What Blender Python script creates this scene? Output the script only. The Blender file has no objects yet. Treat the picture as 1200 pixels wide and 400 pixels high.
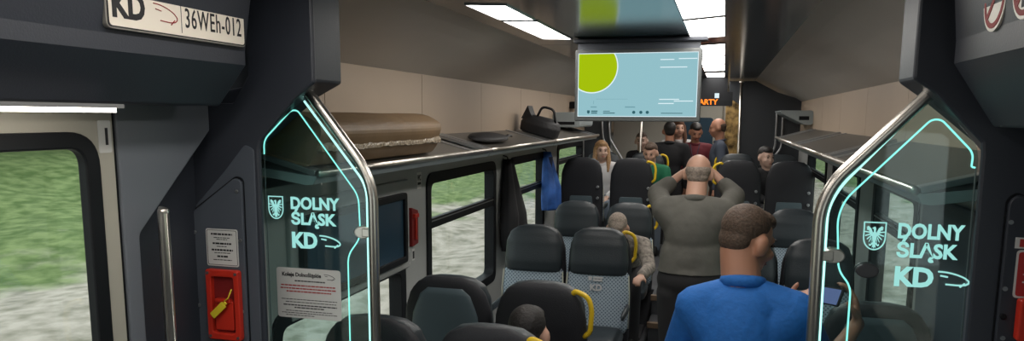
import bpy, bmesh, math, random
from mathutils import Vector, Matrix, Quaternion
random.seed(7)
S = bpy.context.scene
C = S.collection
PI = math.pi

# ---------------------------------------------------------------- camera
YAW, PIT, ROL, FPX, CY = .27173593, .14544301, .00495871, 880.0, 265.8
cd = bpy.data.cameras.new('camera'); cam = bpy.data.objects.new('camera', cd); C.objects.link(cam)
fw = Vector((-math.sin(YAW)*math.cos(PIT), math.cos(YAW)*math.cos(PIT), -math.sin(PIT)))
rt = Vector((math.cos(YAW), math.sin(YAW), 0)); up = rt.cross(fw)
r2 = math.cos(ROL)*rt + math.sin(ROL)*up; u2 = -math.sin(ROL)*rt + math.cos(ROL)*up
CAM = Vector((0, 0, 1.95))
mw = Matrix((r2, u2, -fw)).transposed().to_4x4(); mw.translation = CAM
cam.matrix_world = mw
cd.sensor_width = 36; cd.lens = 36*FPX/1200; cd.shift_y = (CY-200)/1200; cd.clip_start = .05; cd.clip_end = 300
S.camera = cam

# ---------------------------------------------------------------- world, lights, exposure
S.view_settings.view_transform = 'Standard'; S.view_settings.look = 'None'
S.view_settings.gamma = 1; S.view_settings.use_curve_mapping = False
S.view_settings.exposure = -0.08
w = bpy.data.worlds.new('overcast_sky'); S.world = w; w.use_nodes = True
bg = w.node_tree.nodes['Background']; bg.inputs[0].default_value = (.93, .96, 1, 1); bg.inputs[1].default_value = 1.7
WARM = (1, .74, .50)
def area_light(name, loc, sx, sy, energy, col, rot=(0, 0, 0)):
    l = bpy.data.lights.new(name, 'AREA'); l.shape = 'RECTANGLE'; l.size = sx; l.size_y = sy
    l.energy = energy; l.color = col
    o = bpy.data.objects.new(name, l); C.objects.link(o); o.location = loc; o.rotation_euler = rot
    return o
LIGHT_PANEL = 13.0      # radiance of the ceiling panels
COVE = 7.0             # warm light lines above the racks, watts per metre run

# ---------------------------------------------------------------- materials
def mat(name, col, rough=.5, metal=0, spec=.5, noise=0, nscale=30, bump=0, coat=0):
    m = bpy.data.materials.new(name); m.use_nodes = True
    nt = m.node_tree; b = nt.nodes['Principled BSDF']
    b.inputs['Base Color'].default_value = (*col, 1); b.inputs['Roughness'].default_value = rough
    b.inputs['Metallic'].default_value = metal; b.inputs['Specular IOR Level'].default_value = spec
    b.inputs['Coat Weight'].default_value = coat
    if noise or bump:
        tc = nt.nodes.new('ShaderNodeTexCoord'); n = nt.nodes.new('ShaderNodeTexNoise')
        n.inputs['Scale'].default_value = nscale; n.inputs['Detail'].default_value = 3
        nt.links.new(tc.outputs['Object'], n.inputs['Vector'])
        if noise:
            mp = nt.nodes.new('ShaderNodeMapRange')
            mp.inputs['From Min'].default_value = .3; mp.inputs['From Max'].default_value = .7
            mp.inputs['To Min'].default_value = 1-noise; mp.inputs['To Max'].default_value = 1+noise
            nt.links.new(n.outputs['Fac'], mp.inputs['Value'])
            mx = nt.nodes.new('ShaderNodeVectorMath'); mx.operation = 'SCALE'
            mx.inputs[0].default_value = col; nt.links.new(mp.outputs[0], mx.inputs['Scale'])
            nt.links.new(mx.outputs[0], b.inputs['Base Color'])
        if bump:
            bp = nt.nodes.new('ShaderNodeBump'); bp.inputs['Strength'].default_value = bump; bp.inputs['Distance'].default_value = .01
            nt.links.new(n.outputs['Fac'], bp.inputs['Height']); nt.links.new(bp.outputs[0], b.inputs['Normal'])
    return m
def emit(name, col, s):
    m = bpy.data.materials.new(name); m.use_nodes = True; nt = m.node_tree; nt.nodes.clear()
    e = nt.nodes.new('ShaderNodeEmission'); o = nt.nodes.new('ShaderNodeOutputMaterial')
    e.inputs[0].default_value = (*col, 1); e.inputs[1].default_value = s
    nt.links.new(e.outputs[0], o.inputs[0]); return m
def glass(name, tint, rough=.02, refl=1.0, haze=None, graze=.92):
    m = bpy.data.materials.new(name); m.use_nodes = True; nt = m.node_tree; nt.nodes.clear()
    o = nt.nodes.new('ShaderNodeOutputMaterial'); t = nt.nodes.new('ShaderNodeBsdfTransparent')
    g = nt.nodes.new('ShaderNodeBsdfGlossy'); mx = nt.nodes.new('ShaderNodeMixShader'); lw = nt.nodes.new('ShaderNodeLayerWeight'); pw = nt.nodes.new('ShaderNodeMath'); pw.operation = 'POWER'; pw.inputs[1].default_value = 5.0; fr = nt.nodes.new('ShaderNodeMath'); fr.operation = 'MULTIPLY_ADD'; fr.inputs[1].default_value = graze; fr.inputs[2].default_value = .045
    t.inputs[0].default_value = (*tint, 1); g.inputs['Roughness'].default_value = rough
    lw.inputs[0].default_value = .5; nt.links.new(lw.outputs['Facing'], pw.inputs[0]); nt.links.new(pw.outputs[0], fr.inputs[0])
    g.inputs[0].default_value = (refl, refl, refl, 1)
    nt.links.new(fr.outputs[0], mx.inputs[0]); nt.links.new(t.outputs[0], mx.inputs[1]); nt.links.new(g.outputs[0], mx.inputs[2])
    last = mx
    if haze:
        d = nt.nodes.new('ShaderNodeBsdfDiffuse'); d.inputs[0].default_value = (*haze[:3], 1)
        m2 = nt.nodes.new('ShaderNodeMixShader'); m2.inputs[0].default_value = haze[3]
        nt.links.new(last.outputs[0], m2.inputs[1]); nt.links.new(d.outputs[0], m2.inputs[2]); last = m2
    nt.links.new(last.outputs[0], o.inputs[0]); return m

M = dict(
    cream=mat('cream_wall_laminate', (.46, .36, .27), .5, noise=.03, nscale=2),
    slope=mat('ceiling_side_laminate', (.46, .43, .395), .38, noise=.03, nscale=3),
    ceil=mat('glossy_grey_ceiling', (.085, .105, .120), .16, metal=.35, spec=.8),
    wall=mat('light_grey_wall', (.36, .37, .36), .45, noise=.03, nscale=4),
    wall_dk=mat('lower_wall_grey', (.12, .13, .135), .5),
    door=mat('cream_door_paint', (.42, .40, .34), .4),
    navy=mat('charcoal_blue_paint', (.030, .035, .047), .45, bump=.05, nscale=180),
    navy2=mat('slate_panel_paint', (.075, .087, .108), .45, bump=.05, nscale=180),
    pocket=mat('grey_pocket_paint', (.15, .165, .19), .42, bump=.04, nscale=180),
    bulk=mat('dark_bulkhead_laminate', (.030, .034, .040), .4),
    black=mat('black_rubber', (.006, .007, .009), .55, spec=.25),
    steel=mat('brushed_steel', (.68, .64, .58), .30, metal=1),
    alu=mat('satin_aluminium', (.36, .37, .38), .38, metal=.8),
    shelf=mat('rack_shelf_grey', (.13, .12, .105), .4, metal=.2),
    fascia=mat('rack_fascia_grey', (.30, .34, .35), .4),
    floor=mat('speckled_grey_floor', (.06, .063, .07), .5, noise=.3, nscale=300),
    tread=mat('brown_step_edge', (.20, .135, .085), .5),
    red=mat('red_plastic', (.55, .03, .015), .35), red_dk=mat('red_recess', (.20, .010, .01), .5),
    yellow=mat('yellow_grab_paint', (.78, .52, .02), .35),
    tagyel=mat('yellow_seal_plastic', (.75, .60, .03), .5),
    white=mat('white_vinyl', (.62, .62, .60), .5), ink=mat('black_ink', (.01, .01, .012), .6), redink=mat('red_ink', (.35, .02, .02), .6),
    plate=mat('pale_enamel_plate', (.84, .77, .66), .35), platerim=mat('plate_rim', (.40, .38, .34), .3, metal=.5),
    screw=mat('zinc_screw', (.35, .36, .37), .35, metal=.9),
    leather=mat('dark_grey_leatherette', (.026, .034, .040), .42, bump=.15, nscale=120),
    shell=mat('black_seat_fabric', (.009, .010, .014), .7, bump=.2, nscale=200),
    shellpanel=mat('grey_seat_plastic', (.075, .105, .120), .38),
    pipe=mat('pale_piping', (.45, .45, .36), .6),
    base=mat('seat_base_metal', (.07, .07, .075), .4, metal=.6),
    screenframe=mat('monitor_frame_grey', (.10, .11, .11), .4),
    cardboard=mat('brown_kraft_paper', (.17, .105, .05), .55, noise=.12, nscale=9, bump=.15),
    film=mat('creased_clear_film', (.34, .27, .19), .12, noise=.35, nscale=60, bump=.9, spec=1),
    nylon=mat('black_nylon', (.010, .010, .012), .6, bump=.4, nscale=60),
    blue=mat('blue_jacket_cloth', (.02, .09, .33), .7, noise=.25, nscale=14, bump=.3),
    navycloth=mat('navy_cloth', (.010, .014, .045), .8),
    polo=mat('royal_blue_knit', (.012, .125, .43), .8, bump=.35, nscale=55, noise=.08),
    skin=mat('skin', (.42, .20, .125), .5), skin2=mat('fair_skin', (.55, .32, .23), .5), skin3=mat('pale_skin', (.55, .36, .28), .5),
    hair_br=mat('brown_hair', (.075, .046, .030), .7, noise=.4, nscale=120, bump=.5), hair_dk=mat('dark_hair', (.014, .011, .010), .6, bump=.5, nscale=90),
    hair_bl=mat('blond_hair', (.36, .21, .10), .5, noise=.3, nscale=70, bump=.5), hair_gr=mat('greying_hair', (.28, .23, .19), .8, noise=.3, nscale=90, bump=.5),
    hair_auburn=mat('auburn_hair', (.12, .05, .025), .6, bump=.5, nscale=70),
    jacket=mat('grey_brown_jacket', (.115, .112, .098), .85, noise=.1, nscale=14, bump=.4), black_cloth=mat('black_cloth', (.010, .010, .012), .85),
    maroon=mat('maroon_cloth', (.12, .012, .02), .8), green=mat('green_cloth', (.01, .15, .07), .8), whitecloth=mat('white_cloth', (.62, .60, .60), .8),
    slateblue=mat('slate_blue_cloth', (.07, .085, .12), .8), plaid=mat('beige_check_cloth', (.25, .22, .19), .85, noise=.5, nscale=35),
    trousers=mat('charcoal_trousers', (.022, .021, .023), .85), jeans=mat('pale_jeans', (.13, .16, .20), .85), shoe=mat('black_shoe', (.01, .01, .01), .5),
    eye=mat('dark_eye', (.02, .015, .012), .2), lip=mat('lips', (.33, .10, .08), .5),
    poster=mat('dark_blue_display', (.03, .065, .10), .18),
    LP=emit('light_panel_diffuser', (1, .95, .89), LIGHT_PANEL),
    strip=emit('door_light_strip', (1, .93, .82), 14),
    led=emit('cyan_edge_light', (.30, 1, .86), 1.5), led2=emit('white_edge_light', (.50, 1, .92), 1.7), ledtxt=emit('lit_engraving', (.42, .92, .86), .85),
    tvbg=emit('screen_pale_blue', (.36, .65, .72), .85), tvg=emit('screen_lime', (.44, .62, .005), .9), tvw=emit('screen_white', (.8, .95, 1), 1.0), tvd=emit('screen_dark', (.04, .15, .18), .8), tvm=emit('screen_mid', (.22, .45, .52), .8),
    orange=emit('orange_led_text', (1, .22, .02), 2.0), phone=emit('phone_screen', (.20, .24, .50), .8), stepled=emit('step_light', (.8, .9, 1), 2.0),
    glasswin=glass('window_glass', (.90, .95, .93), .01, .8, graze=.45), glassdoor=glass('edge_lit_glass', (.78, .88, .87), .03, .9, (.20, .30, .30, .03)),
    red_refl=mat('red_label', (.45, .03, .03), .4), vest=mat('far_vestibule_cream', (.52, .49, .43), .5), goldrefl=mat('painted_amber_reflection', (.45, .30, .12), .25, metal=.6, noise=.8, nscale=12),
    concrete=mat('seat_window_post', (.16, .13, .13), .5),
)

def dotted(name):
    m = bpy.data.materials.new(name); m.use_nodes = True; nt = m.node_tree; b = nt.nodes['Principled BSDF']
    tc = nt.nodes.new('ShaderNodeTexCoord'); mp = nt.nodes.new('ShaderNodeMapping')
    mp.inputs['Rotation'].default_value = (0, PI/4, 0); mp.inputs['Scale'].default_value = (54, 0, 54)
    fr = nt.nodes.new('ShaderNodeVectorMath'); fr.operation = 'FRACTION'
    sb = nt.nodes.new('ShaderNodeVectorMath'); sb.operation = 'SUBTRACT'; sb.inputs[1].default_value = (.5, 0, .5)
    ln = nt.nodes.new('ShaderNodeVectorMath'); ln.operation = 'LENGTH'
    lt = nt.nodes.new('ShaderNodeMath'); lt.operation = 'LESS_THAN'; lt.inputs[1].default_value = .30
    mx = nt.nodes.new('ShaderNodeMix'); mx.data_type = 'RGBA'
    mx.inputs['A'].default_value = (.36, .43, .49, 1); mx.inputs['B'].default_value = (.11, .145, .19, 1)
    L = nt.links.new
    L(tc.outputs['Object'], mp.inputs[0]); L(mp.outputs[0], fr.inputs[0]); L(fr.outputs[0], sb.inputs[0]); L(sb.outputs[0], ln.inputs[0])
    L(ln.outputs['Value'], lt.inputs[0]); L(lt.outputs[0], mx.inputs['Factor']); L(mx.outputs['Result'], b.inputs['Base Color'])
    b.inputs['Roughness'].default_value = .8; return m
M['dots'] = dotted('dotted_seat_fabric')

# ---------------------------------------------------------------- mesh helpers
def quad_prism(bm, a, b):          # two equal loops of points -> closed solid
    va = [bm.verts.new(p) for p in a]; vb = [bm.verts.new(p) for p in b]; n = len(a)
    bm.faces.new(va[::-1]); bm.faces.new(vb)
    for i in range(n): bm.faces.new((va[i], va[(i+1) % n], vb[(i+1) % n], vb[i]))
def box(bm, x0, x1, y0, y1, z0, z1, mtx=None):
    P = [Vector(p) for p in ((x0, y0, z0), (x1, y0, z0), (x1, y1, z0), (x0, y1, z0))]
    Q = [Vector(p) for p in ((x0, y0, z1), (x1, y0, z1), (x1, y1, z1), (x0, y1, z1))]
    if mtx: P = [mtx @ p for p in P]; Q = [mtx @ p for p in Q]
    quad_prism(bm, P, Q)
def prism(bm, poly, axis, a, b):   # poly of 2D points, extruded along axis between a and b
    def P(u, v, t): return {'x': (t, u, v), 'y': (u, t, v), 'z': (u, v, t)}[axis]
    quad_prism(bm, [P(u, v, a) for u, v in poly], [P(u, v, b) for u, v in poly])
def arc_round(pts, r, n=5):        # round the corners of a polyline polygon
    out = []; N = len(pts); rr = r if isinstance(r, (list, tuple)) else [r]*N
    for i in range(N):
        p = Vector(pts[i]); a = Vector(pts[i-1]); b = Vector(pts[(i+1) % N])
        if rr[i] <= 0: out.append(tuple(p)); continue
        u = (a-p); v = (b-p); k = min(rr[i], u.length*.49, v.length*.49); u.normalize(); v.normalize()
        s = p+u*k; e = p+v*k
        for j in range(n+1):
            t = j/n; out.append(tuple((1-t)**2*s + 2*t*(1-t)*p + t*t*e))
    return out
def rrect(x0, x1, y0, y1, r, n=5): return arc_round([(x0, y0), (x1, y0), (x1, y1), (x0, y1)], r, n)
def ring_frame(bm, outer, inner, axis, a, b):
    def P(q, t): u, v = q; return {'x': (t, u, v), 'y': (u, t, v), 'z': (u, v, t)}[axis]
    n = len(outer); V = [[bm.verts.new(P(q, t)) for q in L] for L, t in ((outer, a), (inner, a), (inner, b), (outer, b))]
    for k in range(4):
        A, B = V[k], V[(k+1) % 4]
        for i in range(n): bm.faces.new((A[i], A[(i+1) % n], B[(i+1) % n], B[i]))
def smooth_path(pts, r=.03, n=5):
    pts = [Vector(p) for p in pts]; out = [pts[0]]
    for i in range(1, len(pts)-1):
        p = pts[i]; u = pts[i-1]-p; v = pts[i+1]-p; k = min(r, u.length*.49, v.length*.49); u.normalize(); v.normalize()
        s = p+u*k; e = p+v*k
        for j in range(n+1): t = j/n; out.append((1-t)**2*s+2*t*(1-t)*p+t*t*e)
    return out+[pts[-1]]
def tube(bm, pts, r, seg=10, flat=1.0, closed=False):
    pts = [Vector(p) for p in pts]; rings = []; n = len(pts); up0 = None
    for i, p in enumerate(pts):
        if closed: d = pts[(i+1) % n]-pts[i-1]
        else: d = pts[min(i+1, n-1)]-pts[max(i-1, 0)]
        d.normalize()
        if up0 is None:
            up0 = Vector((0, 1, 0)) if abs(d.y) < .8 else Vector((0, 0, 1))
        a = up0-d*up0.dot(d); a.normalize(); up0 = a; b = d.cross(a)
        rad = r[i] if isinstance(r, (list, tuple)) else r
        rings.append([bm.verts.new(p+(a*math.cos(2*PI*k/seg)*flat+b*math.sin(2*PI*k/seg))*rad) for k in range(seg)])
    for i in range(n if closed else n-1):
        A, B = rings[i], rings[(i+1) % n]
        for k in range(seg): bm.faces.new((A[k], A[(k+1) % seg], B[(k+1) % seg], B[k]))
    if not closed: bm.faces.new(rings[0][::-1]); bm.faces.new(rings[-1])
def rings_loft(bm, rings):
    V = [[bm.verts.new(p) for p in r] for r in rings]; n = len(V[0])
    for A, B in zip(V, V[1:]):
        for k in range(n): bm.faces.new((A[k], A[(k+1) % n], B[(k+1) % n], B[k]))
    bm.faces.new(V[0][::-1]); bm.faces.new(V[-1])
def sup(t, e): c = math.cos(t); return math.copysign(abs(c)**(2/e), c)
def superloft(bm, keys, e=3.5, seg=28, n=26, mtx=None):
    """keys: (z, half width, half depth, centre y[, centre x]) interpolated into a soft closed body"""
    rings = []
    for i in range(n+1):
        z = keys[0][0]+(keys[-1][0]-keys[0][0])*i/n
        for a, b in zip(keys, keys[1:]):
            if z <= b[0]+1e-9: break
        t = (z-a[0])/(b[0]-a[0]); t = t*t*(3-2*t)*.5+t*.5
        v = [a[j]+(b[j]-a[j])*t for j in range(1, len(a))]
        cx = v[3] if len(v) > 3 else 0
        r = [Vector((cx+v[0]*sup(2*PI*k/seg, e), v[2]+v[1]*sup(2*PI*k/seg-PI/2, e), z)) for k in range(seg)]
        rings.append([mtx @ p for p in r] if mtx else r)
    rings_loft(bm, rings)
def ball(bm, c, r, seg=2, mtx=None):
    rx, ry, rz = r if isinstance(r, (tuple, list)) else (r, r, r)
    m = Matrix.Translation(c) @ (mtx.to_4x4() if mtx else Matrix.Identity(4)) @ Matrix.Diagonal((rx, ry, rz, 1))
    bmesh.ops.create_icosphere(bm, subdivisions=seg, radius=1, matrix=m)
def disc(bm, c, r, axis, t, seg=20, ry=None):
    pts = [(c[0]+r*math.cos(2*PI*k/seg), c[1]+(ry or r)*math.sin(2*PI*k/seg)) for k in range(seg)]
    prism(bm, pts, axis, t[0], t[1])
def NB(): return bmesh.new()
def obj(name, bm, m, parent=None, smooth=False, bevel=0, label=None, kind=None, sub=0):
    bmesh.ops.recalc_face_normals(bm, faces=bm.faces)
    me = bpy.data.meshes.new(name); bm.to_mesh(me); bm.free()
    me.materials.append(M[m] if isinstance(m, str) else m)
    if smooth:
        for p in me.polygons: p.use_smooth = True
    o = bpy.data.objects.new(name, me); C.objects.link(o)
    if parent: o.parent = parent
    if bevel:
        b = o.modifiers.new('b', 'BEVEL'); b.width = bevel; b.segments = 2; b.limit_method = 'ANGLE'; b.angle_limit = math.radians(40)
    if sub: s = o.modifiers.new('s', 'SUBSURF'); s.levels = s.render_levels = sub
    if label: o['label'] = label
    if kind: o['kind'] = kind
    return o
def thing(name, label, cat, loc=(0, 0, 0), rz=0, group=None):
    o = bpy.data.objects.new(name, None); C.objects.link(o); o.location = loc; o.rotation_euler = (0, 0, rz); o.empty_display_size = .1
    o['label'] = label; o['category'] = cat
    if group: o['group'] = group
    return o
def tag(o, label, cat, group=None):
    o['label'] = label; o['category'] = cat
    if group: o['group'] = group
    return o
def struct(name, bm, m, **k): return obj(name, bm, m, kind='structure', **k)
def dup(root, loc=None, rz=None, label=None):
    r = root.copy(); C.objects.link(r)
    if loc is not None: r.location = loc
    if rz is not None: r.rotation_euler = (0, 0, rz)
    if label: r['label'] = label
    for ch in list(root.children):
        c = ch.copy(); C.objects.link(c); c.parent = r
        for g in list(ch.children):
            d = g.copy(); C.objects.link(d); d.parent = c
    return r
def text(name, s, size, m, parent, origin, ux, uz, depth=.0006, offset=0.0, width=None, align='LEFT', spacing=1.0):
    """flat lettering; ux = reading direction, uz = letter up"""
    cu = bpy.data.curves.new('t', 'FONT'); cu.body = s; cu.size = size; cu.extrude = depth; cu.offset = offset; cu.align_x = align
    cu.space_character = spacing; cu.resolution_u = 3
    t = bpy.data.objects.new('t', cu); C.objects.link(t)
    bpy.context.view_layer.update()
    me = bpy.data.meshes.new_from_object(t.evaluated_get(bpy.context.evaluated_depsgraph_get()))
    bpy.data.objects.remove(t)
    if width:
        xs = [v.co.x for v in me.vertices]; k = width/(max(xs)-min(xs)); x0 = min(xs)
        for v in me.vertices: v.co.x = (v.co.x-x0)*k
    ux = Vector(ux).normalized(); uz = Vector(uz).normalized(); n = ux.cross(uz)
    mt = Matrix((ux, uz, n)).transposed().to_4x4(); mt.translation = Vector(origin)
    me.transform(mt); me.materials.clear(); me.materials.append(M[m])
    o = bpy.data.objects.new(name, me); C.objects.link(o)
    if parent: o.parent = parent
    return o

# ================================================================ ROOM SHELL
XL, XR, XC = -1.76, .90, -.43
ZS_L, ZS_R = 2.20, 2.15                    # wall / sloped ceiling seam
CL, CR, ZC = -1.20, .36, 2.42              # flat ceiling strip
Y0, YP, YE = -1.4, 2.2, 12.6               # back of vestibule, portal, far end
b = NB(); box(b, -2.0, 1.15, Y0, 7.0, -.08, 0)
struct('floor', b, 'floor')
b = NB(); box(b, -2.0, 1.15, 7.0, 9.60, -.08, .35); box(b, -.56, -.10, 6.75, 7.0, -.02, .35); box(b, -.56, -.10, 6.45, 6.75, -.02, .175)
box(b, -2.0, 1.15, 9.60, YE, -.08, .17)
struct('trim_1', b, 'floor')
b = NB()
for y, z in ((6.45, .175), (6.75, .35)): box(b, -.57, -.09, y-.012, y+.035, z-.045, z+.004)
struct('trim_2', b, 'tread', bevel=.004)
# flat ceiling
b = NB()
for y0, y1 in ((Y0, 4.955), (4.965, 8.2), (8.21, YE)): box(b, CL, CR, y0, y1, ZC, ZC+.05)
struct('ceiling', b, 'ceil')
b = NB(); box(b, CL, CR, Y0, YE, ZC+.012, ZC+.06); struct('trim_3', b, 'black')
# sloped ceiling panels and cream walls (above the racks)
for side, xw, xc, zs in (('left', XL, CL, ZS_L), ('right', XR, CR, ZS_R)):
    sg = -1 if side == 'left' else 1
    b = NB()
    n = 6; pro = []
    for i in range(n+1):
        t = i/n; x = xc+(xw-xc)*t; z = ZC+(zs-ZC)*(t**1.25)
        pro.append((x, z))
    poly = pro+[(xw+sg*.04, zs), (xw+sg*.04, ZC+.06), (xc, ZC+.06)]
    prism(b, poly, 'y', 2.38, YE)
    struct('trim_4' if sg < 0 else 'trim_5', b, 'slope', smooth=False)
    b = NB()
    ys = [2.41, 3.12, 4.28, 5.44, 6.6, 7.76, 8.92, YE]
    for y0, y1 in zip(ys, ys[1:]):
        box(b, min(xw, xw+sg*.04), max(xw, xw+sg*.04), y0+.003, y1-.003, 1.66, zs)
    struct('wall_'+side+'_upper', b, 'cream')
    b = NB(); box(b, min(xw+sg*.012, xw+sg*.06), max(xw+sg*.012, xw+sg*.06), 2.38, YE, 1.6, zs+.02); struct('trim_6' if sg < 0 else 'trim_7', b, 'wall_dk')

def wall_with_holes(side, x, y0, y1, z0, z1, holes, m, name):
    sg = -1 if side == 'left' else 1
    a, c = min(x, x+sg*.07), max(x, x+sg*.07); b = NB()
    cur = y0
    for hy0, hy1, hz0, hz1 in sorted(holes):
        if hy0 > cur: box(b, a, c, cur, hy0, z0, z1)
        if hz0 > z0: box(b, a, c, hy0, hy1, z0, hz0)
        if hz1 < z1: box(b, a, c, hy0, hy1, hz1, z1)
        cur = hy1
    if y1 > cur: box(b, a, c, cur, y1, z0, z1)
    return struct(name, b, m)
wn = [0]
def window(side, x, y0, y1, z0, z1, tz=None, fr=.07, r=.10):
    """y0..z1: outer edge of the black frame"""
    wn[0] += 1; sg = -1 if side == 'left' else 1
    b = NB()
    out = rrect(y0, y1, z0, z1, r); inn = rrect(y0+fr, y1-fr, z0+fr, z1-fr, max(r-fr*.6, .02))
    ring_frame(b, out, inn, 'x', x-sg*.012, x+sg*.07)
    if tz: box(b, min(x-sg*.006, x+sg*.03), max(x-sg*.006, x+sg*.03), y0+fr*.8, y1-fr*.8, tz-.032, tz+.032)
    f = struct('window_%d' % wn[0], b, 'black', bevel=.004)
    if tz:
        b = NB(); box(b, min(x-sg*.009, x-sg*.006), max(x-sg*.009, x-sg*.006), y0+fr, y1-fr, tz+.012, tz+.019); obj('transom_trim', b, 'alu', f)
    b = NB(); box(b, x+sg*.035, x+sg*.041, y0+fr*.5, y1-fr*.5, z0+fr*.5, z1-fr*.5); obj('pane', b, 'glasswin', f)
    return (y0+fr*.45, y1-fr*.45, z0+fr*.45, z1-fr*.45)
Wl = [window('left', XL, 2.62, 3.98, .45, 1.13), window('left', XL, 4.32, 5.80, .62, 1.60, 1.275), window('left', XL, 6.22, 7.52, .62, 1.60, 1.275),
      window('left', XL, 8.15, 9.7, .95, 1.66, 1.45), window('left', XL, 10.3, 11.9, .9, 1.66)]
Wr = [window('right', XR, 3.86, 4.95, .62, 1.62, 1.36), window('right', XR, 5.45, 6.75, .62, 1.62, 1.36), window('right', XR, 7.15, 8.7, .8, 1.63, 1.4)]
wall_with_holes('left', XL, 2.2, YE, 0, 1.70, Wl, 'wall', 'wall_left')
wall_with_holes('right', XR, 2.2, YE, 0, 1.70, Wr, 'wall', 'wall_right')
for side, x in (('left', XL), ('right', XR)):
    sg = -1 if side == 'left' else 1
    b = NB(); box(b, min(x, x-sg*.05), max(x, x-sg*.05), 2.4, 6.98, 0, .26); struct('baseboard_'+side, b, 'wall_dk', bevel=.01)
# raised-section side transition of the left wall is continuous; far vestibule end wall
b = NB(); box(b, -2.0, 1.15, YE, YE+.06, 0, 2.6); struct('wall_far', b, 'vest')
# bulkhead between saloon and far vestibule
b = NB()
prism(b, [(XR, .35), (XR, 2.17), (.62, 2.26), (.36, 2.40), (.05, 2.40), (.05, 2.20), (.20, 2.10), (.20, .35)], 'y', 9.85, 9.93)
struct('wall_bulkhead_right', b, 'bulk')
b = NB(); prism(b, [(XL, .35), (XL, 2.22), (-1.2, 2.42), (-1.12, 2.42), (-1.12, 2.0), (-1.42, 1.95), (-1.42, .35)], 'y', 9.85, 9.93)
struct('wall_bulkhead_left', b, 'bulk')
# near vestibule shell
b = NB(); box(b, -2.0, 1.15, Y0-.06, Y0, 0, 2.6); struct('wall_back', b, 'pocket')
b = NB(); box(b, -2.0, CL, Y0, 2.2, ZC, ZC+.05); box(b, CR, 1.15, Y0, 2.2, ZC, ZC+.05); struct('ceiling_vestibule', b, 'slope')

# ---------------------------------------------------------------- near vestibule, left
XD = -1.65
b = NB()   # door leaf with window hole (a structure door)
prism(b, [(-.30, .05), (1.745, .05), (1.745, 1.99), (-.30, 1.99)], 'x', XD-.001, XD-.0011)
b.free(); b = NB()
wy0, wy1, wz0, wz1 = .35, 1.685, .75, 1.905
for a in ((-.3, wy0+.04, .05, 1.99), (wy1-.03, 1.715, .05, 1.99), (wy0+.03, wy1-.03, .05, wz0+.03), (wy0+.03, wy1-.03, wz1-.03, 1.99)):
    box(b, XD-.024, XD, a[0], a[1], a[2], a[3])
box(b, XD-.05, XD, 1.715, 1.742, .05, 1.99)
door = struct('door_1', b, 'door')
b = NB(); ring_frame(b, rrect(wy0, wy1, wz0, wz1, .10, 8), rrect(wy0+.05, wy1-.05, wz0+.045, wz1-.045, .05, 8), 'x', XD+.010, XD-.022)
obj('window_frame', b, 'black', door, bevel=.006)
b = NB(); box(b, XD-.018, XD-.013, wy0+.03, wy1-.03, wz0+.03, wz1-.03); obj('pane', b, 'glasswin', door)
b = NB(); prism(b, rrect(1.690, 1.735, 1.845, 1.935, .006), 'x', XD, XD+.0015); st = obj('number_sticker', b, 'white', door, label='pale grey sticker with a black figure 1')
text('number', '1', .065, 'ink', st, (XD+.0018, 1.702, 1.868), (0, 1, 0), (0, 0, 1), offset=.0015)
b = NB(); box(b, XD-.04, XD-.01, 1.742, 1.760, 0, 1.99); struct('trim_8', b, 'black')
# wall around door (behind header and nearer the camera)
b = NB(); box(b, XD-.06, XD-.01, Y0, -.30, 0, 2.42); box(b, XD-.06, XD-.01, -.3, 2.2, 1.99, 2.42); struct('wall_left_vestibule', b, 'pocket')
# door pocket panel with its diagonal lower edge
b = NB(); prism(b, arc_round([(1.76, 0), (1.818, 0), (1.818, 1.6), (2.16, 1.90), (2.16, 2.0), (1.76, 2.0)], [0, 0, .015, 0, 0, 0], 4), 'x', XD, XD-.05)
struct('wall_left_pocket', b, 'pocket', bevel=.004)
b = NB(); box(b, -1.75, -1.72, 1.76, 2.16, 0, 2.0); struct('trim_9', b, 'navy')
# opposite door, right vestibule (mostly out of frame, lets daylight in)
b = NB(); XDR = .86
for a in ((Y0, -.2, 0, 2.42), (-.2, 1.5, 0, .8), (-.2, 1.5, 1.9, 2.42), (1.5, 2.2, 0, 2.42)): box(b, XDR, XDR+.06, *a)
struct('wall_right_vestibule', b, 'navy2')
b = NB(); ring_frame(b, rrect(-.24, 1.54, .76, 1.94, .12, 8), rrect(-.19, 1.49, .81, 1.89, .085, 8), 'x', XDR-.012, XDR+.055); f = struct('window_9', b, 'black')
b = NB(); box(b, XDR+.03, XDR+.036, -.2, 1.5, .8, 1.9); obj('pane', b, 'glasswin', f)

# door headers (mechanism covers)
HXL, HXR = -1.40, .54
b = NB(); prism(b, [(XD-.05, ZC), (HXL+.05, ZC), (HXL, 2.14), (HXL, 2.10), (-1.50, 1.978), (XD-.05, 1.978)], 'y', Y0, 2.02)
hl = struct('trim_10', b, 'navy', bevel=.008)
b = NB(); prism(b, [(.9, ZC), (HXR-.03, ZC), (HXR, 2.14), (HXR, 2.085), (.64, 1.93), (.9, 1.93)], 'y', Y0, 2.12)
hr = struct('trim_11', b, 'navy', bevel=.008)
# header light strip, left
t = thing('light_strip', 'warm white light strip under the dark header above the door window', 'light', (-1.462, .6, 1.972))
b = NB(); box(b, -.035, .035, -1.2, .95, -.006, .004); obj('housing', b, 'alu', t)
b = NB(); prism(b, rrect(-.026, .030, -1.18, .94, .02), 'z', -.016, -.0061); obj('diffuser', b, 'strip', t)

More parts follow.
